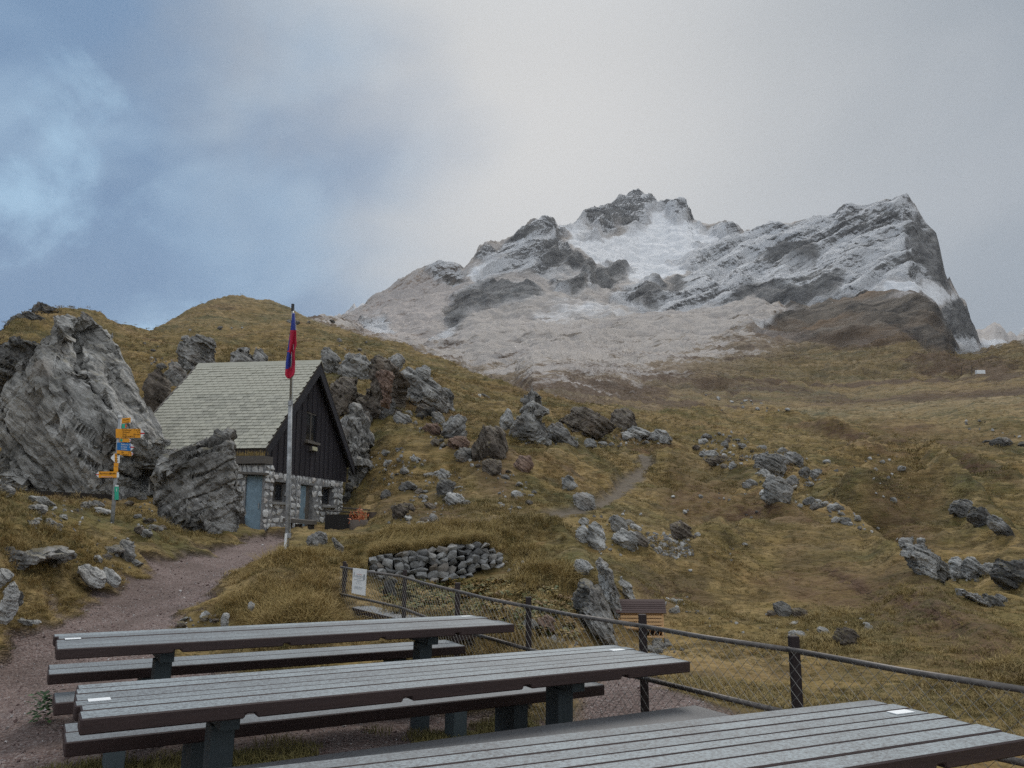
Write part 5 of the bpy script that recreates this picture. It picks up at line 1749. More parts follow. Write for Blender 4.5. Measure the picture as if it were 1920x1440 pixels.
def blade_mat(name, tint=None, amount=0.0):
    m, t, b = material(name)
    P = t.geo()['Position']
    oi = t.objinfo()
    loc = oi['Location']
    rnd = oi['Random']
    col = grass_colour(t, loc)
    col = t.mix(t.math('MULTIPLY', t.step(rnd, .62, .95), .8), col, (.32, .25, .12))
    col = t.mix(t.math('MULTIPLY', t.step(rnd, .36, .10), .85), col, (.060, .062, .022))
    if tint: col = t.mix(amount, col, tint)
    col = t.mix(t.math('MULTIPLY', t.noise(P, 30, 2), .4), col, (.36, .26, .11))
    t.put(b.inputs['Base Color'], col)
    b.inputs['Roughness'].default_value = .8
    b.inputs['Specular IOR Level'].default_value = .15
    return m


BLADE = blade_mat('meadow_blade')
BLADE_GOLD = blade_mat('dry_bank_blade', (.36, .25, .085), .35)
BLADE_GREEN = blade_mat('green_blade', (.075, .092, .030), .65)
link(bpy.data.objects.new('dry_grass', grass_clump('dry_grass', 420, .56, .28, .26, BLADE_GOLD, 3, (-.50, -.38, 3.44))), pl)

# ------------------------------------------------------------------ things round the hut
b0 = at_y(608, 1005, 24.9)
sb = empty('storage_box', (b0[0], b0[1], b0[2] - .06), R(-6))
tag(sb, 'black tarred storage box with a sloping lid below the hut window', 'box')
MB().box(0, .84, 0, .7, 0, .72).build('case', BLACKBOX, sb)
m_ = MB().prism([(-.06, .86), (.78, .78), (.78, .81), (-.06, .89)], 'x', -.05, .92)
MB().beam((-.05, .35, .84), (1.2, .35, .76), .8, .03).build('lid', BLACKBOX, sb)
MB().beam((.45, .3, .93), (1.28, .3, .86), .5, .04).build('cover_board', OLDWOOD, sb)
b1 = at_y(672, 1004, 24.3)
lp = empty('log_planter', (b1[0], b1[1], b1[2] - .05))
tag(lp, 'hollow log planter with orange autumn plants right of the black storage box', 'planter')
MB().tube([(0, 0, 0), (0, 0, .25), (0, 0, .52)], [.30, .275, .27], 18).build('log', LOG, lp, smooth=True)
rg = np.random.default_rng(4)
V, F = [], []
for i in range(220):
    a, r_ = rg.uniform(0, 6.28), rg.uniform(0, .30)
    x, y, z = r_ * math.cos(a), r_ * math.sin(a), .5 + rg.uniform(0, .10) + (rg.uniform(0, .26) if x > 0 else 0) if i else .5
    s = rg.uniform(.02, .05)
    n1 = rg.normal(size=3) * s
    n2 = rg.normal(size=3) * s
    k = len(V)
    V += [(x, y, z), (x + n1[0], y + n1[1], z + abs(n1[2])), (x + n1[0] + n2[0], y + n1[1] + n2[1], z + n1[2] + n2[2])]
    F.append((k, k + 1, k + 2))
link(bpy.data.objects.new('foliage', np_mesh('foliage', V, F, TERRA)), lp)
b2 = at_y(697, 985, 25.5)
tag(MB().tube([(0, 0, -.1), (0, 0, .42)], [.16, .15], 12).build('log_stump', LOG, None), 'short dark log stump standing right of the log planter', 'stump').location = b2
bb = at_y(540, 1006, 24.0)
bn = empty('plank_bench', (bb[0], bb[1], bb[2] - .03), R(-8))
tag(bn, 'rough plank bench against the hut wall behind the flagpole', 'bench')
MB().beam((-.12, 0, .52), (.82, 0, .44), .34, .12).build('seat', GREYWOOD, bn)
MB().box(-.02, .06, -.14, .14, 0, .46).build('leg', GREYWOOD, bn)
MB().box(.66, .76, -.14, .14, 0, .40).build('leg', OLDWOOD, bn)
MB().box(.2, .36, .0, .2, 0, .40).build('block', LOG, bn)

# ------------------------------------------------------------------ dry stone wall
dw = empty('dry_stone_wall', at_y(800, 1090, 14.6))
tag(dw, 'mossy dry stone retaining wall under the overhanging grass beyond the fence', 'wall')
rg = random.Random(8)
TOPX, TOPY = [690, 730, 780, 850, 895, 915, 934], [1046, 1036, 1033, 1022, 1016, 1020, 1036]
BOTX, BOTY = [690, 730, 780, 850, 900, 934], [1080, 1100, 1102, 1096, 1068, 1060]
base = Vector(dw.location)
core = MB()
cc = []
for px in range(690, 936, 12):
    y_ = 13.75 + (px - 700) / 230 * 1.3
    cc.append((Vector(at_y(px, np.interp(px, TOPX, TOPY) + 3, y_ + .12)) - base, Vector(at_y(px, np.interp(px, BOTX, BOTY), y_ + .05)) - base))
V, F = [], []
for a, b in cc:
    V += [a, b, a + Vector((0, .5, 0)), b + Vector((0, .5, -.3))]
for i in range(len(cc) - 1):
    k = i * 4
    F += [(k, k + 1, k + 5, k + 4), (k, k + 4, k + 6, k + 2), (k + 1, k + 3, k + 7, k + 5)]
core.add(V, F)
core = core.build('core', plain_mat('dark_earth', (.022, .018, .013), .95, 0, .4), dw)
px = 692.0
while px < 930:
    wpx = rg.uniform(12, 22)
    t0, t1 = np.interp(px + wpx / 2, TOPX, TOPY), np.interp(px + wpx / 2, BOTX, BOTY)
    py = t0
    while py < t1 - 3:
        hpx = min(rg.uniform(8, 15), t1 - py + 4)
        y_ = 13.75 + (px - 700) / 230 * 1.3 - (py - t0) * .004 + rg.uniform(-.05, .05)
        p = Vector(at_y(px + wpx / 2 + rg.uniform(-3, 3), py + hpx / 2, y_)) - base
        o = bpy.data.objects.new('stone', rg.choice(HULL_DRY))
        o.location = p
        s = y_ / FPX
        o.scale = (wpx * s * rg.uniform(1.1, 1.3), rg.uniform(.18, .3), hpx * s * rg.uniform(1.1, 1.35))
        o.rotation_euler = (rg.uniform(-.2, .2), rg.uniform(-.5, .5), rg.uniform(-.3, .3))
        link(o, dw)
        py += hpx
    px += wpx * .92

# ------------------------------------------------------------------ tables and benches
TAB = [(-1.575, 6.30, 31.35), (-.50, 4.57, 31.15), (.44, 2.985, 26.1)]
PN = Vector((.0183, .0112, 1)).normalized()


def tabroot(name, T):
    o = empty(name, (T[0], T[1], plane_z(T[0], T[1])))
    o.rotation_mode = 'QUATERNION'
    o.rotation_quaternion = Vector((0, 0, 1)).rotation_difference(PN) @ Matrix.Rotation(R(T[2]), 3, 'Z').to_quaternion()
    return o


def local_x(T, px, py, yl):
    """where a sight line crosses the lengthwise vertical plane yl of a table"""
    r = ray(px, py)
    t = R(T[2])
    e, n = np.array([math.cos(t), math.sin(t)]), np.array([-math.sin(t), math.cos(t)])
    c = np.array(T[:2])
    k = (yl + c @ n) / (r[:2] @ n)
    return float((r[:2] * k - c) @ e)


def plank(parent, x0, x1, y0, y1, z0, z1, notches=(), bev=.006, mat=None):
    m_ = MB()
    prof = [(x0, z0)]
    for nx in notches:
        prof += [(nx - .028, z0), (nx - .022, z0 + .02), (nx + .022, z0 + .02), (nx + .028, z0)]
    prof += [(x1, z0), (x1, z1), (x0, z1)]
    m_.prism(prof, 'y', y0, y1)
    return m_.build('plank', mat or PLANK, parent, bev)


def table(T, label, nplanks, legs, legpx, stickers, seed, x0=-1.70, x1=1.63):
    rg = random.Random(seed)
    t = tabroot('picnic_table', T)
    tag(t, label, 'table', 'picnic tables on the terrace')
    W = .76
    ws = [rg.uniform(.8, 1.2) for _ in range(nplanks)]
    sc = (W - .006 * (nplanks - 1)) / sum(ws)
    y = -W / 2
    for i, w_ in enumerate(ws):
        z1 = .752 + rg.uniform(-.003, .003)
        nt = [x + rg.uniform(-.02, .02) for x in (-1.02, -.28, .45, 1.10)] if i == 0 else ()
        plank(t, x0 + rg.uniform(-.015, .015), x1 + rg.uniform(-.02, .02), y, y + w_ * sc, .688, z1, nt)
        y += w_ * sc + .006
    for px, py in legpx:
        lx = local_x(T, px, py, 0)
        MB().box(lx - .055, lx + .055, -.07, .07, -.25, .60).build('leg', LEGMAT, t, .004)
        MB().box(lx - .045, lx + .045, -.2, .2, .602, .687).build('bearer', LEGMAT, t, .003)
    for (sx0, sx1, sy0, sy1) in stickers:
        MB().box(sx0, sx1, sy0, sy1, .754, .7575).build('label_plate', WHITE, t)
    return t


def bench(T, label, y0, y1, h, legpx, nplanks, seed, x0=-1.70, x1=1.66, mat=None):
    rg = random.Random(seed)
    t = tabroot('bench', T)
    tag(t, label, 'bench', 'plank benches on the terrace')
    w_ = (y1 - y0 - .012 * (nplanks - 1)) / nplanks
    for i in range(nplanks):
        a = y0 + i * (w_ + .012)
        plank(t, x0 + rg.uniform(-.01, .01), x1 + rg.uniform(-.01, .01), a, a + w_, h - .072, h, mat=mat)
    for px, py in legpx:
        lx = local_x(T, px, py, (y0 + y1) / 2) if py else px
        MB().box(lx - .055, lx + .055, y0 + .08, y1 - .08, -.25, h - .073).build('leg', LEGMAT, t, .004)
    return t


table(TAB[0], 'rear picnic table of dewy dark planks, nearest to the grassy bank', 5, 2, [(300, 1250), (790, 1215)], [(-1.655, -1.56, .04, .10), (1.46, 1.56, .25, .30)], 21)
table(TAB[1], 'middle picnic table of dewy dark planks, with a white plate at its left end', 6, 2, [(406, 1400), (1046, 1320)], [(-1.66, -1.57, -.06, .0), (1.44, 1.54, .14, .19)], 22)
table(TAB[2], 'front picnic table of dewy dark planks, cut off by the bottom right of the frame', 7, 2, [(-9000, 0)] * 0 + [], [(1.47, 1.59, .10, .155)], 23, -1.75, 1.66)
for lx in (-1.0, 1.05):
    pass
bench(TAB[0], 'bench behind the rear table, two planks with a dark front', .52, .96, .46, [(275, 1265), (739, 1232)], 2, 31)
bench(TAB[0], 'bench end poking out at the left between the rear and the middle table', -.72, -.40, .50, [(-1.35, None), (1.0, None)], 1, 32)
bench(TAB[1], 'bench behind the middle table, its black front showing under the table top', .52, .94, .46, [(366, 1420), (957, 1345)], 2, 33)
bench(TAB[1], 'bench plank close behind the front table, seen just above its top', -.76, -.40, .50, [(-1.25, None), (1.0, None)], 1, 34, -1.7, 1.64, WETPLANK)
# legs of the front table
t3 = [o for o in bpy.data.objects if o.name.startswith('picnic_table')][-1]
for lx in (-.95, 1.05):
    MB().box(lx - .055, lx + .055, -.07, .07, -.25, .60).build('leg', LEGMAT, t3, .004)
    MB().box(lx - .045, lx + .045, -.2, .2, .602, .687).build('bearer', LEGMAT, t3, .003)

# long low bench along the fence
pa, pb = Vector(on_plane(640, 1133, .46)), Vector(on_plane(884, 1193, .46))
lb = empty('fence_bench', ((pa + pb) / 2))
tag(lb, 'long low bench of pale wood running along the fence behind the rear table', 'bench')
d_ = (pb - pa).normalized()
MB().beam(pa - lb.location, pb - lb.location, .30, .07).build('seat', PLANK, lb, .005)
for t_ in (.08, .5, .93):
    p = pa.lerp(pb, t_) - lb.location
    MB().beam(p - d_ * .1 + Vector((0, 0, -.25)), p + d_ * .1 + Vector((0, 0, -.25)), .24, .42).build('support', OLDWOOD, lb, .004)
p = pb - lb.location
MB().tube([p + Vector((0, 0, -.12)) - d_ * .25, p + Vector((0, 0, -.12)) + d_ * .03], .075, 14).build('round_timber', OLDWOOD, lb)

# ------------------------------------------------------------------ fence
fx = [Vector(at_y(*q)) for q in FENCE_PX]
fence = empty('chain_link_fence', (fx[3].x, fx[3].y, plane_z(fx[3].x, fx[3].y)))
tag(fence, 'chain link fence with tubular rails and dark wooden posts along the terrace edge', 'fence')
FB = Vector(fence.location)
extra_p = Vector((fx[0].x - 1.1, fx[0].y - .35, fx[0].z + .0))
posts = [fx[0], *fx[1:]]
gzs = [plane_z(p.x, p.y) for p in posts]
tops, bots = [], []
BOTPX = [(664, 1113), (755, 1138), (857, 1176), (991, 1214), (1214, 1268), (1497, 1336), (1920, 1441)]
for p, b, q in zip(posts, BOTPX, FENCE_PX):
    lowz = at_y(b[0], b[1], q[2])[2]
    bots.append(Vector((p.x, p.y, lowz)))
for p, wd__ in zip(posts, (.045, .045, .05, .05, .052, .052, .052)):
    z0 = min(gz(p.x, p.y), plane_z(p.x, p.y)) - .2
    m_ = MB()
    w2 = wd__ / 2
    x, y = p.x - FB.x, p.y - FB.y
    m_.box(x - w2, x + w2, y - w2, y + w2, z0 - FB.z, p.z + .07 - FB.z)
    m_.build('post', POSTMAT, fence, .004)
nrm = []
for i in range(len(posts) - 1):
    a, b = posts[i], posts[i + 1]
    d_ = (b - a)
    side = Vector((d_.y, -d_.x, 0)).normalized() * .055
    m_ = MB().tube([a + side - FB, a.lerp(b, .5) + side - FB + Vector((0, 0, -.008)), b + side - FB], .0155, 10)
    m_.build('top_rail', RAILMAT, fence, smooth=True)
    a2, b2 = bots[i], bots[i + 1]
    MB().tube([a2 + side - FB, b2 + side - FB], .016, 10).build('bottom_rail', RAILMAT, fence, smooth=True)
    # woven wire
    m_ = MB()
    L = math.hypot(d_.x, d_.y)
    Hh = 1.0
    P_ = .075
    e = Vector((d_.x, d_.y, 0)) / L
    up_at = lambda s: a.z + (b.z - a.z) * s / L
    s2 = side * 1.25

    def pt(s, h):
        return a + e * s + Vector((0, 0, up_at(s) - a.z - h)) + s2 - FB
    hmax = a.z - min(gz(a.x, a.y), plane_z(a.x, a.y)) - .03
    hmax = max(.6, min(.95, hmax))
    for sg in (1, -1):
        k = -hmax
        while k < L + hmax:
            s0, h0, s1_, h1 = (k, 0, k + hmax, hmax) if sg > 0 else (k + hmax, 0, k, hmax)
            lo, hi = min(s0, s1_), max(s0, s1_)
            ta = 0.0
            tb = 1.0
            ds = s1_ - s0
            for edge, sgn2 in ((0, 1), (L, -1)):
                v0, v1 = (s0 - edge) * sgn2, (s1_ - edge) * sgn2
                if v0 < 0 and v1 < 0: ta, tb = 1, 0
                elif v0 < 0: ta = max(ta, v0 / (v0 - v1))
                elif v1 < 0: tb = min(tb, v0 / (v0 - v1))
            if tb - ta > .02:
                m_.tube([pt(s0 + ds * ta, hmax * ta), pt(s0 + ds * tb, hmax * tb)], .0014, 3, cap=False)
            k += P_
    tag(m_.build('chain_link', WIRE, fence), kind='stuff')
# short return at the far end
a = posts[0] - FB
q_ = Vector(at_y(648, 1064, 11.2)) - FB
MB().tube([a + Vector((.0, .05, 0)), q_], .02, 8).build('top_rail', RAILMAT, fence)
MB().box(q_.x - .025, q_.x + .025, q_.y - .025, q_.y + .025, q_.z - 1.0, q_.z + .05).build('post', POSTMAT, fence)

# notice on the fence
c0, c1, c2, c3 = [Vector(at_y(*q)) for q in ((662, 1065, 10.12), (687, 1068, 9.98), (684, 1117, 9.98), (659, 1112, 10.12))]
nt_ = empty('notice_board', c3)
tag(nt_, 'white printed notice sheet hung on the far end of the chain link fence', 'notice')
nn = (c1 - c0).cross(c3 - c0).normalized()
if nn.y > 0: nn = -nn
th = nn * -.012
C_ = [c - c3 for c in (c0, c1, c2, c3)]
MB().add([*C_, *[c + th for c in C_]], [(0, 1, 2, 3), (7, 6, 5, 4), (0, 4, 5, 1), (1, 5, 6, 2), (2, 6, 7, 3), (3, 7, 4, 0)]).build('sheet', WHITE, nt_)
pr = MB()


def on_sheet(u, v):
    return C_[0].lerp(C_[1], u).lerp(C_[3].lerp(C_[2], u), v) + nn * .004


def bar(u0, u1, v, h_):
    pr.add([on_sheet(u0, v), on_sheet(u1, v), on_sheet(u1, v + h_), on_sheet(u0, v + h_)], [(0, 1, 2, 3)])


for u0, u1, v, h_ in ((.2, .8, .27, .014), (.2, .8, .31, .014), (.3, .65, .36, .012), (.15, .85, .43, .014), (.35, .65, .50, .012), (.3, .36, .57, .02), (.47, .52, .57, .02), (.62, .68, .57, .02),
                      (.15, .8, .70, .01), (.15, .8, .74, .01), (.2, .75, .78, .01), (.82, .92, .19, .22), (.1, .14, .15, .2)):
    bar(u0, u1, v, h_)
pr.build('printed_lines', plain_mat('grey_print', (.30, .33, .36), .6, 0, .1), nt_)
pr = MB()
bar(.3, .72, .21, .016)
pr.build('red_heading', plain_mat('faded_red_print', (.62, .36, .33), .6, 0, .1), nt_)

# ------------------------------------------------------------------ flagpole and flag
YF = 14.45
fb, fm, ft = [Vector(at_y(*q)) for q in ((538, 1042, YF), (544.5, 757, YF), (549, 573, YF))]
fp = empty('flagpole', fb)
tag(fp, 'weathered white flagpole standing beside the path in front of the hut', 'flagpole')
MB().tube([Vector((0, 0, -.3)), fm - fb], [.040, .036], 10).build('lower_pole', POLEMAT, fp, smooth=True)
MB().tube([fm - fb - Vector((0, 0, .03)), fm - fb + Vector((0, 0, .05))], .045, 10).build('collar', STEEL, fp)
MB().tube([fm - fb, ft - fb], [.022, .02], 8).build('upper_pole', STEEL, fp, smooth=True)
MB().tube([ft - fb - Vector((0, 0, .1)), ft - fb + Vector((0, 0, .03))], .03, 8).build('pole_cap', plain_mat('dark_cap', (.05, .05, .055)), fp)
MB().tube([Vector((.055, -.05, .3)), fm - fb + Vector((.05, -.05, 0)), ft - fb + Vector((.04, -.04, -.05))], .006, 5).build('halyard', STEEL, fp)
q0 = Vector(at_y(533, 1046, YF - .05)) - fb
q1 = Vector(at_y(537, 1000, YF - .05)) - fb
MB().beam(q0 - Vector((0, 0, .2)), q1, .04, .05, (0, 1, 0)).build('base_post', WHITE, fp)
MB().box(-.01, .07, -.06, -.02, .32, .40).build('cleat', STEEL, fp)


def c8(x, y): return (500 + x / 5.144, 560 + y / 5.144)


EDGE = [(140, 246, 272), (220, 240, 280), (300, 232, 286), (380, 220, 286), (450, 210, 290), (500, 202, 274), (560, 194, 272), (620, 186, 276), (700, 180, 272), (740, 178, 262), (772, 203, 218)]
V, F, cols = [], [], []
nu, nv = 16, 54
for j in range(nv + 1):
    v = 140 + (772 - 140) * j / nv
    l, r_ = np.interp(v, [e[0] for e in EDGE], [e[1] for e in EDGE]), np.interp(v, [e[0] for e in EDGE], [e[2] for e in EDGE])
    for i in range(nu + 1):
        u = i / nu
        px, py = c8(l + (r_ - l) * u, v)
        fold = math.sin(u * 7.5 + v * .006) * .045 + math.sin(u * 3.1 - v * .011) * .03
        V.append(at_y(px, py, YF - .07 + fold))


def flag_blue(x, y):
    if y < 300: return True
    if y < 520: return x < 226 - (y - 300) * .06 + 4 and y < 505
    return in_poly(np.array([float(x)]), np.array([float(y)]), [(196, 512), (214, 515), (248, 572), (246, 612), (228, 650), (206, 682), (182, 680)])[0]


slots = []
for j in range(nv):
    v = 140 + 632 * (j + .5) / nv
    l, r_ = np.interp(v, [e[0] for e in EDGE], [e[1] for e in EDGE]), np.interp(v, [e[0] for e in EDGE], [e[2] for e in EDGE])
    for i in range(nu):
        a = j * (nu + 1) + i
        F.append((a, a + 1, a + nu + 2, a + nu + 1))
        x = l + (r_ - l) * (i + .5) / nu
        slots.append(2 if (v < 300 and i >= nu - 2) else (0 if flag_blue(x, v) else 1))
V = np.array(V) - np.array(ft)
me = np_mesh('flag', V, F, plain_mat('flag_blue', (.028, .048, .27), .8, 0, .15), True)
me.materials.append(plain_mat('flag_red', (.46, .022, .060), .8, 0, .15))
me.materials.append(plain_mat('flag_hem', (.5, .5, .6), .8, 0, .1))
me.polygons.foreach_set('material_index', slots)
flag = link(bpy.data.objects.new('flag', me))
flag.location = ft
md = flag.modifiers.new('thickness', 'SOLIDIFY')
md.thickness = .006
tag(flag, 'blue and red flag hanging limp from the top of the flagpole', 'flag')

# ------------------------------------------------------------------ signpost
YS = 16.0
s0, s1_ = Vector(at_y(209.5, 992, YS)), Vector(at_y(225.5, 780, YS))
sp = empty('signpost', s0)
tag(sp, 'leaning hiking signpost with yellow, blue and green direction boards beside the path', 'signpost')
MB().tube([(s1_ - s0) * -.12, (s1_ - s0) * .35, s1_ - s0], [.04, .036, .034], 10).build('pole', POLEMAT, sp, smooth=True)
MB().tube([(s1_ - s0) * .985, (s1_ - s0) * 1.01], .044, 10).build('pole_cap', WHITE, sp)


def board(x0, y0, x1, y1, mat, tip, slope=0.0, lines=(), tcol=None, yoff=-.055, tipmat=None, redtip=True, size=.34, tsz=None):
    """a sign board between survey pixels; tip: +1 right arrow, -1 left arrow, 0 plain"""
    Yb = YS + yoff
    h = y1 - y0
    tipw = h * .42 if tip else 0
    def P(px, py, dy=0.0):
        return Vector(at_y(px, py + slope * (px - x0), Yb + dy)) - s0
    xa, xb = (x0, x1 - tipw) if tip > 0 else ((x0 + tipw, x1) if tip < 0 else (x0, x1))
    poly = [(xa, y0), (xb, y0), (xb, y1), (xa, y1)]
    m_ = MB()
    n = len(poly)
    V = [P(*p) for p in poly] + [P(*p, .012) for p in poly]
    m_.add(V, [tuple(range(n))[::-1], tuple(range(n, 2 * n))] + [(i, (i + 1) % n, n + (i + 1) % n, n + i) for i in range(n)])
    o = m_.build('signboard', mat, sp)
    if tip:
        ym = (y0 + y1) / 2
        tp = [(xb, y0), (x1, ym - h * .08), (x1, ym + h * .08), (xb, y1)] if tip > 0 else [(xa, y1), (x0, ym + h * .08), (x0, ym - h * .08), (xa, y0)]
        V = [P(*p) for p in tp] + [P(*p, .012) for p in tp]
        MB().add(V, [(3, 2, 1, 0), (4, 5, 6, 7)] + [(i, (i + 1) % 4, 4 + (i + 1) % 4, 4 + i) for i in range(4)]).build('arrow_tip', tipmat or WHITE, o)
        if redtip:
            xt = (xb - tipw * .1, x1) if tip > 0 else (x0, xa + tipw * .1)
            rp = [(xt[0], ym - h * .09), (xt[1], ym - h * .07), (xt[1], ym + h * .07), (xt[0], ym + h * .09)]
            MB().add([P(*p, -.003) for p in rp], [(0, 1, 2, 3)]).build('route_mark', RED, o)
    for i, (txt, fx_, fy_, al) in enumerate(lines):
        sz = (tsz or h / max(2.2, len({l[2] for l in lines}) + .6)) * 1.15
        me = text_mesh(txt, sz * Yb / FPX, tcol or BLACK, al)
        t_ = bpy.data.objects.new('lettering', me)
        px, py = xa + (xb - xa) * fx_, y0 + h * fy_
        t_.location = P(px, py, -.004)
        t_.rotation_euler = (math.pi / 2, math.atan(slope) * 1.0, 0)
        link(t_, o)
    return o


board(228.5, 784.5, 249, 794, YELLOW, 1, -.10, [('Gapfahl', .1, .45, 'LEFT'), ('Lawena', .1, .9, 'LEFT')], tsz=3.4, redtip=False)
o = board(228.5, 795, 238, 803, GREEN, 1, -.04, [], tipmat=plain_mat('orange_tip', (.80, .20, .04)))
board(217, 804, 271, 821, YELLOW, 1, .0, [('Naafkopf', .26, .22, 'LEFT'), ('Gritsch', .26, .46, 'LEFT'), ('Steg', .26, .70, 'LEFT'), ('Augstenberg', .26, .93, 'LEFT'),
                                           ('1 h 20', .97, .22, 'RIGHT'), ('2 h', .97, .46, 'RIGHT'), ('30 min', .97, .70, 'RIGHT')], tsz=4.0)
o = board(224, 822, 246, 829, YELLOW, 1, .0, [], yoff=-.05)
me = MB().tube([Vector(at_y(227.5, 825.5, YS - .052)) - s0, Vector(at_y(227.5, 825.5, YS - .06)) - s0], .028, 14).build('route_emblem', GREEN, o)
board(219.5, 829.5, 251, 843.5, BLUE, 1, .07, [('Rätikon Trail', .28, .30, 'LEFT'), ('Schesa', .28, .62, 'LEFT'), ('Lindau', .28, .93, 'LEFT'), ('1', .85, .62, 'LEFT')], WHITE, tsz=3.8)
board(219, 844, 250, 852.5, YELLOW, 1, .10, [('Jes', .32, .45, 'LEFT'), ('Nendeln 4 h', .32, .92, 'LEFT'), ('3 h', .97, .45, 'RIGHT')], tsz=3.6)
board(208, 850, 220, 866.5, YELLOW, -1, .05, [('Älpli', .1, .3, 'LEFT'), ('Ijes', .1, .62, 'LEFT'), ('Bad', .1, .9, 'LEFT')], tsz=3.6, redtip=False)
board(220, 850.6, 224.5, 868, WHITE, 0, .0, [])
board(213.5, 868, 222, 874.5, YELLOW, 0, .03, [])
board(213, 875, 221.5, 884, YELLOW, 0, .03, [])
board(180, 884, 219, 895.5, YELLOW, -1, .0, [('Barthümeljoch', .06, .46, 'LEFT'), ('20 min', .97, .46, 'RIGHT')], tsz=4.2)
board(219, 886, 223.3, 895, WHITE, 0, .0, [])
board(216, 909.5, 222.5, 912.2, WHITE, 0, .0, [])
board(214.8, 912.4, 222.5, 937, GREEN, 0, -.0, [('i', .35, .36, 'LEFT')], WHITE, tsz=9)
STR = [Vector(at_y(px, py, YS - .059)) - s0 for px, py in ((190, 893.2), (212, 893.6), (212, 894.8), (190, 894.4))]
MB().add(STR, [(0, 1, 2, 3)]).build('striped_strip', plain_mat('pale_red_print', (.72, .42, .36), .6), sp)

# ------------------------------------------------------------------ wooden beam on the plateau, insect hotel, plant, far posts, marker, cross
pA, pB = hit(-70, 938), hit(205, 942)
pA, pB = Vector(at_y(-70, 926, 17.0)), Vector(at_y(206, 938, 21.0))
bm_ = empty('wooden_trough', (pA + pB) / 2)
tag(bm_, 'long dark wooden trough lying on the plateau at the left edge', 'trough')
a, b = pA - bm_.location, pB - bm_.location
MB().beam(a, b, .06, .30).build('front_board', OLDWOOD, bm_)
MB().beam(a + Vector((0, .42, 0)), b + Vector((0, .42, 0)), .06, .28).build('back_board', OLDWOOD, bm_)
MB().beam(a + Vector((0, .21, -.12)), b + Vector((0, .21, -.12)), .34, .04).build('floor_board', OLDWOOD, bm_)

YI = 11.6
SI = YI / FPX
ib = Vector(at_y(1203, 1196, YI))
ih = empty('insect_hotel', ib, R(-3))
tag(ih, 'wooden insect hotel with a brown slatted roof standing below the fence', 'insect hotel')
hw = 39 * SI
hh = 46 * SI
MB().box(-hw, hw, .20, .22, 0, hh).build('back_panel', BROWNWOOD, ih)
for s in (-1, 1):
    MB().box(s * hw - .012, s * hw + .012, .0, .198, 0, hh).build('side_panel', NEWWOOD, ih)
    MB().box(s * hw * .8 - .02, s * hw * .8 + .02, .06, .10, -.45, -.002).build('leg', BROWNWOOD, ih)
for k in range(5):
    z = hh * (.36 + .135 * k)
    MB().prism([(-.03, z), (.05, z + .012), (.05, z + .048), (-.03, z + .034)], 'x', -hw + .014, hw - .014).build('slat', NEWWOOD, ih)
MB().box(-hw + .013, hw - .013, -.02, .19, .0, .026).build('floor_board', NEWWOOD, ih)
MB().box(-hw + .013, hw - .013, .0, .19, .29 * hh, .29 * hh + .018).build('shelf', NEWWOOD, ih)
rg = random.Random(3)
for k in range(9):
    x = -hw * .9 + k * hw * .215
    if abs(x - .03) < .03: continue
    MB().beam((x, .05 + rg.uniform(0, .06), .027), (x + rg.uniform(-.03, .05), .05 + rg.uniform(0, .06), .29 * hh - .002), .012, .012, (0, 1, 0)).build('twig', NEWWOOD, ih)
rw = 45 * SI
for k in range(6):
    t_ = k / 6
    y0 = -.055 + .155 * t_
    z0 = hh - .012 + .165 * t_
    MB().beam((-rw, y0 + .02, z0 + .012), (rw, y0 + .02, z0 + .012), .052, .016, (0, -.62, .78)).build('roof_board', BROWNWOOD, ih)
MB().prism([(.12, hh + .155), (.14, hh + .155), (.26, hh - .01), (.24, hh - .01)], 'x', -rw, rw).build('rear_roof', BROWNWOOD, ih)

# a leafy plant at the end of a bench
pp = hit(82, 1352)
rg = np.random.default_rng(9)
V, F = [], []
for i in range(130):
    a_ = rg.uniform(0, 6.28)
    r_ = rg.uniform(.0, .12)
    x, y, z = r_ * math.cos(a_), r_ * math.sin(a_) * .7, rg.uniform(.02, .22)
    L, wv_ = rg.uniform(.035, .06), rg.uniform(.014, .022)
    d_ = np.array([math.cos(a_), math.sin(a_), rg.uniform(-.5, .6)])
    d_ /= np.linalg.norm(d_)
    s_ = np.cross(d_, [0, 0, 1]) * wv_
    c = np.array([x, y, z])
    k = len(V)
    V += [c, c + d_ * L * .5 + s_, c + d_ * L, c + d_ * L * .5 - s_]
    F += [(k, k + 1, k + 2), (k, k + 2, k + 3)]
pl_ = link(bpy.data.objects.new('leafy_plant', np_mesh('leafy_plant', V, F, plain_mat('plant_green', (.055, .10, .035), .6, 0, .4, 40))))
pl_.location = pp
tag(pl_, 'small green leafy plant growing at the left end of the benches', 'plant')

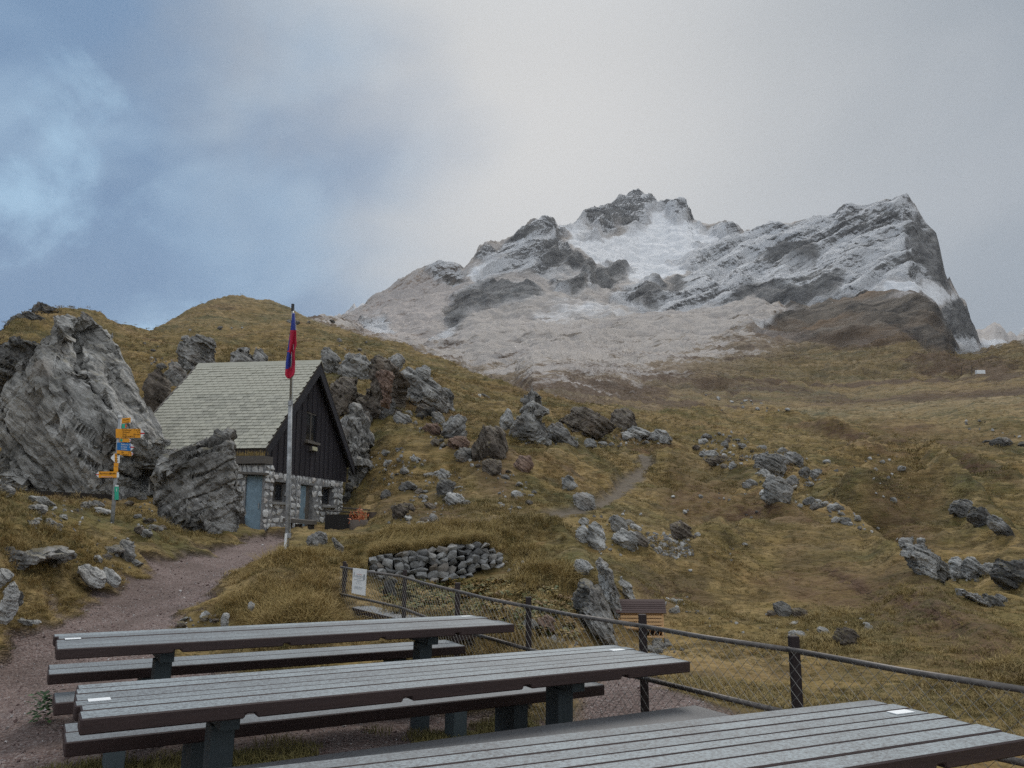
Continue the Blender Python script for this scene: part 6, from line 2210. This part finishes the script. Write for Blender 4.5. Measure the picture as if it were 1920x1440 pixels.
rg = random.Random(2)
far_posts = {}
for i, (px, y0, y1, d_, lab) in enumerate([
        (166, 584, 592, 99, 'ridge'), (174, 582, 596, 100, 'ridge'), (184, 588, 600, 101, 'ridge'), (153, 603, 620, 92, 'slope'), (160, 602, 620, 92, 'slope'), (188, 618, 636, 88, 'slope'),
        (248, 644, 658, 82, 'slope'), (281, 650, 668, 80, 'slope'), (307, 672, 686, 72, 'slope'), (362, 574, 592, 139, 'hill'), (367, 574, 586, 140, 'hill'), (373, 574, 584, 141, 'hill'), (384, 576, 582, 142, 'hill'), (315, 612, 624, 128, 'hill'),
        (1803, 687, 698, 250, 'far'), (1822, 685, 698, 252, 'far')]):
    p0, p1 = Vector(at_y(px, y1 + 3, d_)), Vector(at_y(px, y0, d_))
    o = MB().tube([Vector((0, 0, -.6)), (p1 - p0)], [d_ * .00042, d_ * .00036], 6).build('fence_post', POSTMAT)
    o.location = p0
    lb_ = {'ridge': ('thin post standing on the left skyline right of the crag', 'thin posts on the left skyline'), 'slope': ('thin pasture post on the slope below the left skyline', 'thin posts on the left slope'),
           'hill': ('thin post on the flank of the rounded hill above the hut', 'thin posts on the rounded hill'), 'far': ('tiny post beside the white trough on the far right slope', 'posts on the far right slope')}[lab]
    tag(o, lb_[0], 'post', lb_[1])
    far_posts.setdefault(lab, []).append((px, o))
for v_ in far_posts.values(): by_place(v_)
mp = Vector(at_y(899, 751, 73.4))
tm = MB().box(-.15, .15, -.03, .03, 0, .62).build('trail_marker', WHITE)
tm.location = mp
tag(tm, 'white trail marker plate on the dark rock of the slope', 'trail marker')
wt = Vector(at_y(1838, 699, 240))
o = MB().box(-1.3, 1.3, -.5, .5, -.4, .75).box(-1.1, 1.1, -.35, .35, .75, .8).build('water_trough', WHITE, None, .05)
o.location = wt
tag(o, 'tiny white water trough on the far slope under the cliff', 'trough')
pk = Vector(at_y(1197.5, 365, 1349))
cx = empty('summit_cross', pk)
tag(cx, 'tiny cross on the highest summit', 'cross')
MB().box(-.7, .7, -.7, .7, -9, 5.5).build('upright', STEEL, cx)
MB().box(-2.4, 2.4, -.6, .6, 2.4, 3.6).build('crossbar', STEEL, cx)

# ------------------------------------------------------------------ grass, gravel and leaves: what nobody could count
def scatter_tree(name, source):
    ng = bpy.data.node_groups.new(name, 'GeometryNodeTree')
    ng.interface.new_socket('Geometry', in_out='INPUT', socket_type='NodeSocketGeometry')
    ng.interface.new_socket('Geometry', in_out='OUTPUT', socket_type='NodeSocketGeometry')
    N_ = ng.nodes
    i_, o_ = N_.new('NodeGroupInput'), N_.new('NodeGroupOutput')
    inst = N_.new('GeometryNodeInstanceOnPoints')
    oi = N_.new('GeometryNodeObjectInfo')
    oi.inputs['Object'].default_value = source
    oi.inputs['As Instance'].default_value = True
    sc_, ro_ = N_.new('GeometryNodeInputNamedAttribute'), N_.new('GeometryNodeInputNamedAttribute')
    sc_.data_type = ro_.data_type = 'FLOAT_VECTOR'
    sc_.inputs['Name'].default_value = 'size'
    ro_.inputs['Name'].default_value = 'turn'
    L = ng.links.new
    L(i_.outputs[0], inst.inputs['Points'])
    L(oi.outputs['Geometry'], inst.inputs['Instance'])
    L(sc_.outputs[0], inst.inputs['Scale'])
    L(ro_.outputs[0], inst.inputs['Rotation'])
    L(inst.outputs[0], o_.inputs[0])
    return ng


def scatter(name, pts_, size, turn, source_mesh):
    src = bpy.data.objects.new(name + '_piece', source_mesh)      # never linked to the scene: only its mesh is repeated
    me = bpy.data.meshes.new(name)
    me.vertices.add(len(pts_))
    me.vertices.foreach_set('co', np.asarray(pts_, np.float32).ravel())
    me.attributes.new('size', 'FLOAT_VECTOR', 'POINT').data.foreach_set('vector', np.asarray(size, np.float32).ravel())
    me.attributes.new('turn', 'FLOAT_VECTOR', 'POINT').data.foreach_set('vector', np.asarray(turn, np.float32).ravel())
    o = link(bpy.data.objects.new(name, me))
    md_ = o.modifiers.new('repeat', 'NODES')
    md_.node_group = scatter_tree(name, src)
    return tag(o, kind='stuff')


rng_ = np.random.default_rng(77)
cell_ok = np.zeros((NR, NA), bool)
cell_ok[46:N_NEAR - 1] = True
cell_ok &= (np.abs(az_all) < R(40.5))[None]
cell_ok = cell_ok.ravel() & (gravel < .35) & (trail < .3)
# keep off the hut floor
cx_, sx_ = math.cos(HUT_ROT), math.sin(HUT_ROT)
lx = (P0[:, 0] - HUT_XY[0]) * cx_ + (P0[:, 1] - HUT_XY[1]) * sx_
ly = -(P0[:, 0] - HUT_XY[0]) * sx_ + (P0[:, 1] - HUT_XY[1]) * cx_
cell_ok &= ~((lx > -HL - .3) & (lx < .15) & (ly > -.7) & (ly < HW + .3))
# nor in front of what stands low: the dry stone wall, the insect hotel, the notice, the hut door
_px, _py = to_px(P0)
low = np.where((_px > 1060) & (RF < 45), .55, 1.0)
for poly in ([(680, 1030), (935, 1010), (960, 1100), (870, 1150), (690, 1150)], [(1145, 1170), (1260, 1170), (1270, 1230), (1140, 1230)], [(640, 1090), (700, 1100), (720, 1160), (640, 1150)],
             [(430, 985), (600, 985), (600, 1008), (430, 1008)]):
    low[in_poly(_px, _py, poly) & (RF < 27)] = .3
low[(_px > 606) & (_px < 720) & (_py > 1060) & (RF < 13)] = .3
nb_ = np.where((RF < 26) & cell_ok)[0]
edge_ = poly_dist(P0[nb_, 0], P0[nb_, 1], GRAVEL[0])
low[nb_] *= .30 + .70 * sstep(edge_, .1, .9)
low[(_px > 545) & (_px < 730) & (_py > 980) & (_py < 1045) & (RF < 27)] *= .5
cells = np.where(cell_ok)[0]
heath_c = mask[cells, 3]
patch = fbm(P0[cells] * [1, 1, 0], 1 / 3.2, 3, 90)
patch2 = fbm(P0[cells] * [1, 1, 0], 1 / 11.0, 3, 95)
rc = RF[cells]
pxc, pyc = to_px(P0[cells])


def pick(weight, n):
    w_ = np.clip(weight, 0, None)
    n = min(n, int((w_ > 0).sum()))
    return rng_.choice(len(cells), n, replace=False, p=w_ / w_.sum())


def jitter(P, r_):
    s_ = r_ * .0025
    return P + np.stack([rng_.normal(size=len(P)) * s_, rng_.normal(size=len(P)) * s_ * 2, np.zeros(len(P)) - .012], 1)


def put_grass(name, weight, n, lo, hi, mesh, lean=.18, flat=(.85, 1.25)):
    k = pick(weight, n)
    P = jitter(P0[cells[k]], rc[k])
    h_ = rng_.uniform(lo, hi, len(k)) * np.clip(1 + patch[k] * .7, .45, 1.7) * np.clip(rc[k] / 30, 1, 2.2) * low[cells[k]]
    f_ = rng_.uniform(*flat, len(k)) / np.sqrt(low[cells[k]])
    S = np.stack([h_ * f_, h_ * f_, h_], 1)
    T = np.stack([rng_.normal(size=len(k)) * lean, rng_.normal(size=len(k)) * lean, rng_.uniform(0, 6.28, len(k))], 1)
    return scatter(name, P, S, T, mesh)


TUFT_LONG = grass_clump('grass_tuft', 46, .30, .30, 1.0, BLADE_GOLD, 21, blade=.022, lean=1.0)
TUFT_MEADOW = grass_clump('grass_tuft', 40, .55, .55, .8, BLADE, 22, blade=.045, lean=1.0)
TUFT_TURF = grass_clump('grass_tuft', 44, .9, .9, .7, BLADE_GREEN, 23, blade=.05, lean=.9)
TUFT_FAR = grass_clump('grass_tuft', 30, .9, .7, .7, BLADE, 24, blade=.11, lean=1.0)

bank = ((rc > 7) & (rc < 19.5)).astype(float)
bankpx = in_poly(pxc, pyc, [(-200, 1000), (320, 980), (330, 1060), (200, 1120), (-200, 1260)]) | in_poly(pxc, pyc, [(350, 1190), (520, 1025), (700, 985), (940, 1000), (930, 1040), (700, 1045), (650, 1130), (640, 1180)]) \
    | in_poly(pxc, pyc, [(560, 1000), (720, 950), (760, 990), (600, 1030)]) | in_poly(pxc, pyc, [(930, 1000), (1080, 1030), (1090, 1110), (960, 1070)])
put_grass('bank_grass', bank * (bankpx * 1.0 + .05) * np.clip(.35 + patch * 1.9, .05, 2), 5600, .09, .27, TUFT_LONG, .25)
put_grass('meadow_grass', ((rc > 6.5) & (rc < 46)) * np.clip(.75 + patch, .15, 2) * (1 - .75 * heath_c), 34000, .07, .17, TUFT_MEADOW)
put_grass('green_turf', ((rc > 6.5) & (rc < 40)) * np.clip(.3 - patch - patch2 * .6 + (low[cells] < .8) * .35 + ((pxc > 1150) & (rc < 17)) * .45, .0, 1.5) * (1 - .8 * heath_c), 26000, .04, .09, TUFT_TURF)
put_grass('hillside_grass', (rc >= 40) * np.clip(.8 + patch * .6, .1, 2) * np.clip((150 - rc) / 60, .12, 1), 34000, .06, .13, TUFT_FAR)
# long grass hanging over the top of the dry stone wall
wx_ = rng_.uniform(692, 930, 260)
wp_ = np.array([at_y(px, np.interp(px, TOPX, TOPY) + rng_.uniform(-8, 3), 13.75 + (px - 700) / 230 * 1.3 + rng_.uniform(.0, .5)) for px in wx_])
sz_ = rng_.uniform(.14, .3, len(wp_))[:, None] * np.ones((1, 3))
scatter('wall_top_grass', wp_, sz_, np.stack([rng_.uniform(.1, .7, len(wp_)), rng_.normal(size=len(wp_)) * .2, rng_.uniform(-.4, .4, len(wp_))], 1), TUFT_LONG)
# tussocks on the far slope, up to where the frost begins
fc = np.where((np.arange(len(P0)) >= N_NEAR * NA) & (np.arange(len(P0)) < (N_NEAR + 14 + 125) * NA) & inview & (mask[:, 0] < .15) & (mask[:, 2] < .35) & (np.abs(AZ.ravel()) < R(40)))[0]
fk = rng_.choice(len(fc), min(36000, len(fc)), replace=False)
Pf = P0[fc[fk]]
hf = rng_.uniform(.0009, .0019, len(fk)) * RF[fc[fk]]
scatter('far_tussocks', jitter(Pf, RF[fc[fk]]), np.stack([hf * 1.5, hf * 1.5, hf * .55], 1), np.stack([np.zeros(len(fk)), np.zeros(len(fk)), rng_.uniform(0, 6.28, len(fk))], 1), TUFT_FAR)
# worn green strips on the terrace, along the feet of the benches
sp_, sz_ = [], []
for T, n, (ya, yb), (xa, xb) in ((TAB[1], 900, (1.0, 1.75), (-2.2, 1.6)), (TAB[0], 60, (.5, 1.2), (.8, 2.3)), (TAB[1], 40, (-.2, .5), (1.2, 1.9)), (TAB[0], 60, (-1.0, -.5), (-2.2, -1.5))):
    a_ = R(T[2])
    for k in range(n):
        u, v = rng_.uniform(xa, xb), rng_.normal((ya + yb) / 2, (yb - ya) / 4)
        x, y = T[0] + u * math.cos(a_) - v * math.sin(a_), T[1] + u * math.sin(a_) + v * math.cos(a_)
        if perlin(np.array([[x, y, 0]]), 1.7, 5)[0] < -.12: continue
        sp_.append((x, y, gz(x, y)))
        sz_.append(rng_.uniform(.05, .12))
sz_ = np.array(sz_)[:, None] * np.ones((1, 3))
scatter('terrace_grass', sp_, sz_, np.stack([np.zeros(len(sp_)), np.zeros(len(sp_)), rng_.uniform(0, 6.28, len(sp_))], 1), TUFT_TURF)

# broad leaves on the damp slope under the dry stone wall
rg = np.random.default_rng(12)
V, F = [], []
for i in range(34):
    a_, L, wv_ = rg.uniform(0, 6.28), rg.uniform(.35, .6), rg.uniform(.13, .24)
    c = np.array([rg.uniform(-.6, .6), rg.uniform(-.6, .6), rg.uniform(.1, .8)])
    d_ = np.array([math.cos(a_), math.sin(a_), rg.uniform(-.6, .3)])
    d_ /= np.linalg.norm(d_)
    s_ = np.cross(d_, [0, 0, 1]) * wv_
    k = len(V)
    V += [c, c + d_ * L * .35 + s_, c + d_ * L, c + d_ * L * .35 - s_ + np.array([0, 0, .05])]
    F += [(k, k + 1, k + 2), (k, k + 2, k + 3)]


def leaf_mat():
    m, t, b = material('herb_leaf')
    rnd = t.objinfo()['Random']
    n1 = t.noise(t.geo()['Position'], 9, 3, .6)
    c = t.ramp(rnd, [(0, (.045, .070, .020)), (.45, (.085, .085, .024)), (.75, (.20, .13, .028)), (1, (.11, .06, .028))])
    t.put(b.inputs['Base Color'], t.mix(t.step(n1, .5, .7), c, (.20, .13, .04)))
    b.inputs['Specular IOR Level'].default_value = .1
    b.inputs['Roughness'].default_value = .6
    return m


LEAF = np_mesh('herb', V, F, leaf_mat())
k = pick(in_poly(pxc, pyc, [(700, 1100), (900, 1085), (1000, 1100), (1090, 1130), (1080, 1200), (930, 1190), (760, 1160)]) * ((rc < 15) & (rc > 7.2)) * np.clip(.7 + patch, 0, 2), 1300)
s_ = rng_.uniform(.05, .13, len(k))[:, None] * np.ones((1, 3))
scatter('herb_leaves', jitter(P0[cells[k]], rc[k]), s_, np.stack([rng_.normal(size=len(k)) * .2, rng_.normal(size=len(k)) * .2, rng_.uniform(0, 6.28, len(k))], 1), LEAF)

# loose stones on the gravel, rubble among the rocks
def pebble_mat(name, stops):
    m, t, b = material(name)
    rnd = t.objinfo()['Random']
    t.put(b.inputs['Base Color'], t.ramp(rnd, stops))
    b.inputs['Roughness'].default_value = .85
    return m


PB = hull_stone(801)
PB.materials.append(pebble_mat('pebble', [(0, (.07, .045, .042)), (.35, (.17, .115, .105)), (.7, (.24, .19, .18)), (.9, (.36, .34, .33)), (1, (.48, .46, .45))]))
gcell = np.where((gravel > .5) & inview & near & (RF > 2.5) & (RF < 26))[0]
k = rng_.choice(len(gcell), min(10000, len(gcell)), replace=False)
Pg = P0[gcell[k]]
rg_ = RF[gcell[k]]
s_ = (rng_.uniform(.006, .015, len(k)) * (1 + 1.6 * (rng_.random(len(k)) > .96)) * np.clip(rg_ / 9, .9, 1.5))[:, None] * rng_.uniform(.7, 1.3, (len(k), 3))
scatter('gravel_stones', Pg + np.stack([rng_.normal(size=len(k)) * .03, rng_.normal(size=len(k)) * .05, s_[:, 2] * .15], 1), s_, rng_.uniform(0, 6.28, (len(k), 3)), PB)

RB = hull_stone(802)
RB.materials.append(pebble_mat('rubble', [(0, (.08, .075, .07)), (.4, (.17, .165, .16)), (.75, (.29, .285, .275)), (1, (.42, .415, .40))]))
sp_, sz_ = [], []
for poly, cnt in RUBBLE_SPOTS:
    xs, ys = [p[0] for p in poly], [p[1] for p in poly]
    scree = (min(xs), min(ys)) == (1210, 1000)
    for k in range(cnt * (14 if scree else 4)):
        x, y = rng_.uniform(min(xs), max(xs)), rng_.uniform(min(ys), max(ys))
        if not in_poly(np.array([x]), np.array([y]), poly)[0]: continue
        p = hit(x, y)
        d_ = math.hypot(p.x, p.y)
        s0_ = rng_.uniform(3, 9 if scree else 7.5) / FPX * d_
        sp_.append((p.x, p.y, p.z + s0_ * .1))
        sz_.append(s0_ * rng_.uniform(.6, 1.3, 3))
scatter('rubble', sp_, sz_, rng_.uniform(0, 6.28, (len(sp_), 3)) * [.15, .15, 1], RB)

# ------------------------------------------------------------------ the thin mountain air
hz = MB().box(-2600, 2600, -60, 2750, -60, 900).build('haze', None)
hz.data.materials.clear()
hm = bpy.data.materials.new('haze')
hm.use_nodes = True
hm.node_tree.nodes.clear()
h_ = NT(hm.node_tree)
pv = h_.new('ShaderNodeVolumePrincipled')
pv.inputs['Color'].default_value = (.88, .92, 1.0, 1)
pv.inputs['Density'].default_value = .00007
pv.inputs['Anisotropy'].default_value = .2
ho = h_.new('ShaderNodeOutputMaterial')
hm.node_tree.links.new(pv.outputs[0], ho.inputs['Volume'])
hz.data.materials.append(hm)
tag(hz, kind='stuff')
